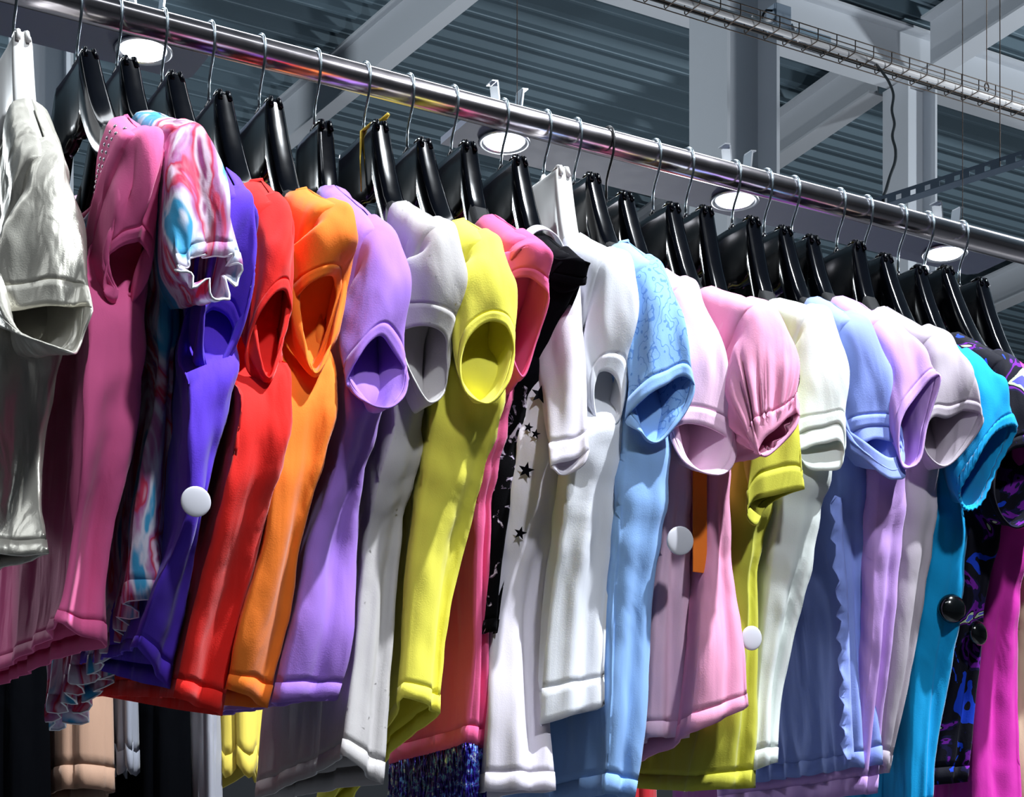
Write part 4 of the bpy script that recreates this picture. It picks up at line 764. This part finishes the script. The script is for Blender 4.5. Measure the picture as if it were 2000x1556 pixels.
m = MB(); m.tube([(.042, -.01, .03), (.06, -.012, .0), (.085, -.012, -.03)], .008, 8); m.build('lead', M['white_tube'], jb, label='white lead')
m = MB(); m.box((0, 0, 0), R*.085, H*.03+Vector((0, 0, .006)), Vector((0, 0, .02))); o = m.build('sheet_bracket', M['reflector'], None, False); o.location = tc+R*(BG['box_t']+.17)-H*.02+Vector((0, 0, .035))
tag(o, 'shiny sheet metal bracket beside the grey junction box', 'bracket')
# perforated strut
a, b = map(Vector, BG['strut']); d = b-a; L = d.length; d.normalize(); n_ = Vector((-d.y, d.x, 0)); up = Vector((0, 0, 1))
m = MB(); hs = .0225; th = .002; k = int(L/.05)
m.box((a+b)/2+up*(hs-.005), (b-a)/2, n_*th/2, up*.0055); m.box((a+b)/2-up*(hs-.005), (b-a)/2, n_*th/2, up*.0055)
for i in range(k): m.box(a+d*(i+.5)*L/k+Vector((0, 0, 0)), d*L/k*.31, n_*th/2, up*.0125)
m.box((a+b)/2-up*hs-n_*.018, (b-a)/2, n_*.02, up*th/2)
o = m.build('slotted_angle', M['strut'], None, False); tag(o, 'slotted grey steel angle hung below the roof at right', 'bracket')
pts = [Vector(p) for p in BG['cable']]; P = np.array([[list(p)] for p in pts]); P = spline(P, total=60)[0][:, 0, :]
o = MB().tube(P, .0055, 8).build('hanging_cable', M['cable']); tag(o, 'wavy black cable dropping from the cable tray to the slotted angle', 'cable')
m = MB(); c_ = Vector(BG['hook']); m.tube([c_+R*.012*math.cos(a)+Vector((0, 0, .018+.018*math.sin(a))) for a in np.linspace(-1.3, 4.4, 16)], .003, 6)
m.tube([c_, c_-Vector((0, 0, .04))], .003, 6); o = m.build('eye_hook', M['tray']); tag(o, 'eye hook holding the cable tray on its wire', 'hook')

# ------------------------------------------------------------------ light
def spot(name, pos, target, power, col, radius, angle, blend=.3):
    l = bpy.data.lights.new(name, 'SPOT'); l.energy = power; l.color = col; l.shadow_soft_size = radius; l.spot_size = math.radians(angle); l.spot_blend = blend
    o = bpy.data.objects.new(name, l); C.objects.link(o); o.location = pos; o.rotation_euler = (Vector(target)-Vector(pos)).to_track_quat('-Z', 'Y').to_euler(); return o
def area(name, pos, target, power, col, sx, sy):
    l = bpy.data.lights.new(name, 'AREA'); l.energy = power; l.color = col; l.shape = 'RECTANGLE'; l.size = sx; l.size_y = sy
    o = bpy.data.objects.new(name, l); C.objects.link(o); o.location = pos; o.rotation_euler = (Vector(target)-Vector(pos)).to_track_quat('-Z', 'Y').to_euler(); return o
def point(name, pos, power, col, r):
    l = bpy.data.lights.new(name, 'POINT'); l.energy = power; l.color = col; l.shadow_soft_size = r
    o = bpy.data.objects.new(name, l); C.objects.link(o); o.location = pos; return o
cw = (.90, .95, 1.)
ctr = W(.5, .1, -.35)
spot('garment_spot', ctr+(H*.41+R*.21+Vector((0, 0, .87))).normalized()*4.2, ctr, 1600, cw, .05, 52)
spot('garment_spot', ctr+(H*.95-R*.1+Vector((0, 0, .8))).normalized()*4.0, ctr, 290, cw, .12, 60)  # fill spot added from the aisle to lift the garments' side panels
ll = bpy.data.lights.new('rail_highlight', 'AREA'); ll.energy = 84; ll.color = cw; ll.shape = 'RECTANGLE'; ll.size = 11.; ll.size_y = .55  # area light added above and behind the rail for its bright top highlight
lo = bpy.data.objects.new('rail_highlight', ll); C.objects.link(lo); lo.location = W(.5, -.78, 1.45); lo.rotation_euler = (0, 0, TH)
point('hall_fill', (-5.2, 8.0, 4.9), 480, (.88, .95, 1.), .2)  # unseen light added at left to brighten the roof deck and columns
point('hall_fill', (7.2, 9., 5.0), 600, (.9, .96, 1.), .2)  # same at right, an added light out of frame for deck and steel
point('hall_fill', (5.6, 7.2, 2.2), 330, (.92, .96, 1.), .3)  # low light added to brighten beam undersides and columns
point('hall_fill', (.2, 10., 1.45), 200, (.92, .96, 1.), .2)  # uplight added behind the rack for the roof beam flanges
area('overhead_fill', (0., -3., 6.8), (0, -3, 0), 25, (.85, .92, 1.), 2.4, .5)  # weak fill light added high up behind the camera
w = bpy.data.worlds.new('hall air'); bpy.context.scene.world = w; w.use_nodes = True
w.node_tree.nodes['Background'].inputs[0].default_value = (.55, .68, 1, 1); w.node_tree.nodes['Background'].inputs[1].default_value = .05

# ------------------------------------------------------------------ camera
cam = bpy.data.cameras.new('camera'); co = bpy.data.objects.new('camera', cam); C.objects.link(co)
co.location = (0, 0, EYE); co.rotation_euler = (PI/2, 0, 0)
cam.lens = 64.8; cam.sensor_width = 36; cam.shift_y = 1122/2000; cam.clip_start = .05; cam.clip_end = 200
sc = bpy.context.scene; sc.camera = co
sc.cycles.max_bounces = 6; sc.cycles.diffuse_bounces = 3; sc.cycles.glossy_bounces = 3; sc.cycles.transmission_bounces = 3; sc.cycles.caustics_reflective = False; sc.cycles.caustics_refractive = False; sc.cycles.adaptive_threshold = .03
sc.view_settings.view_transform = 'Standard'; sc.view_settings.look = 'None'; sc.view_settings.exposure = .42; sc.view_settings.gamma = 1.; sc.view_settings.use_curve_mapping = False
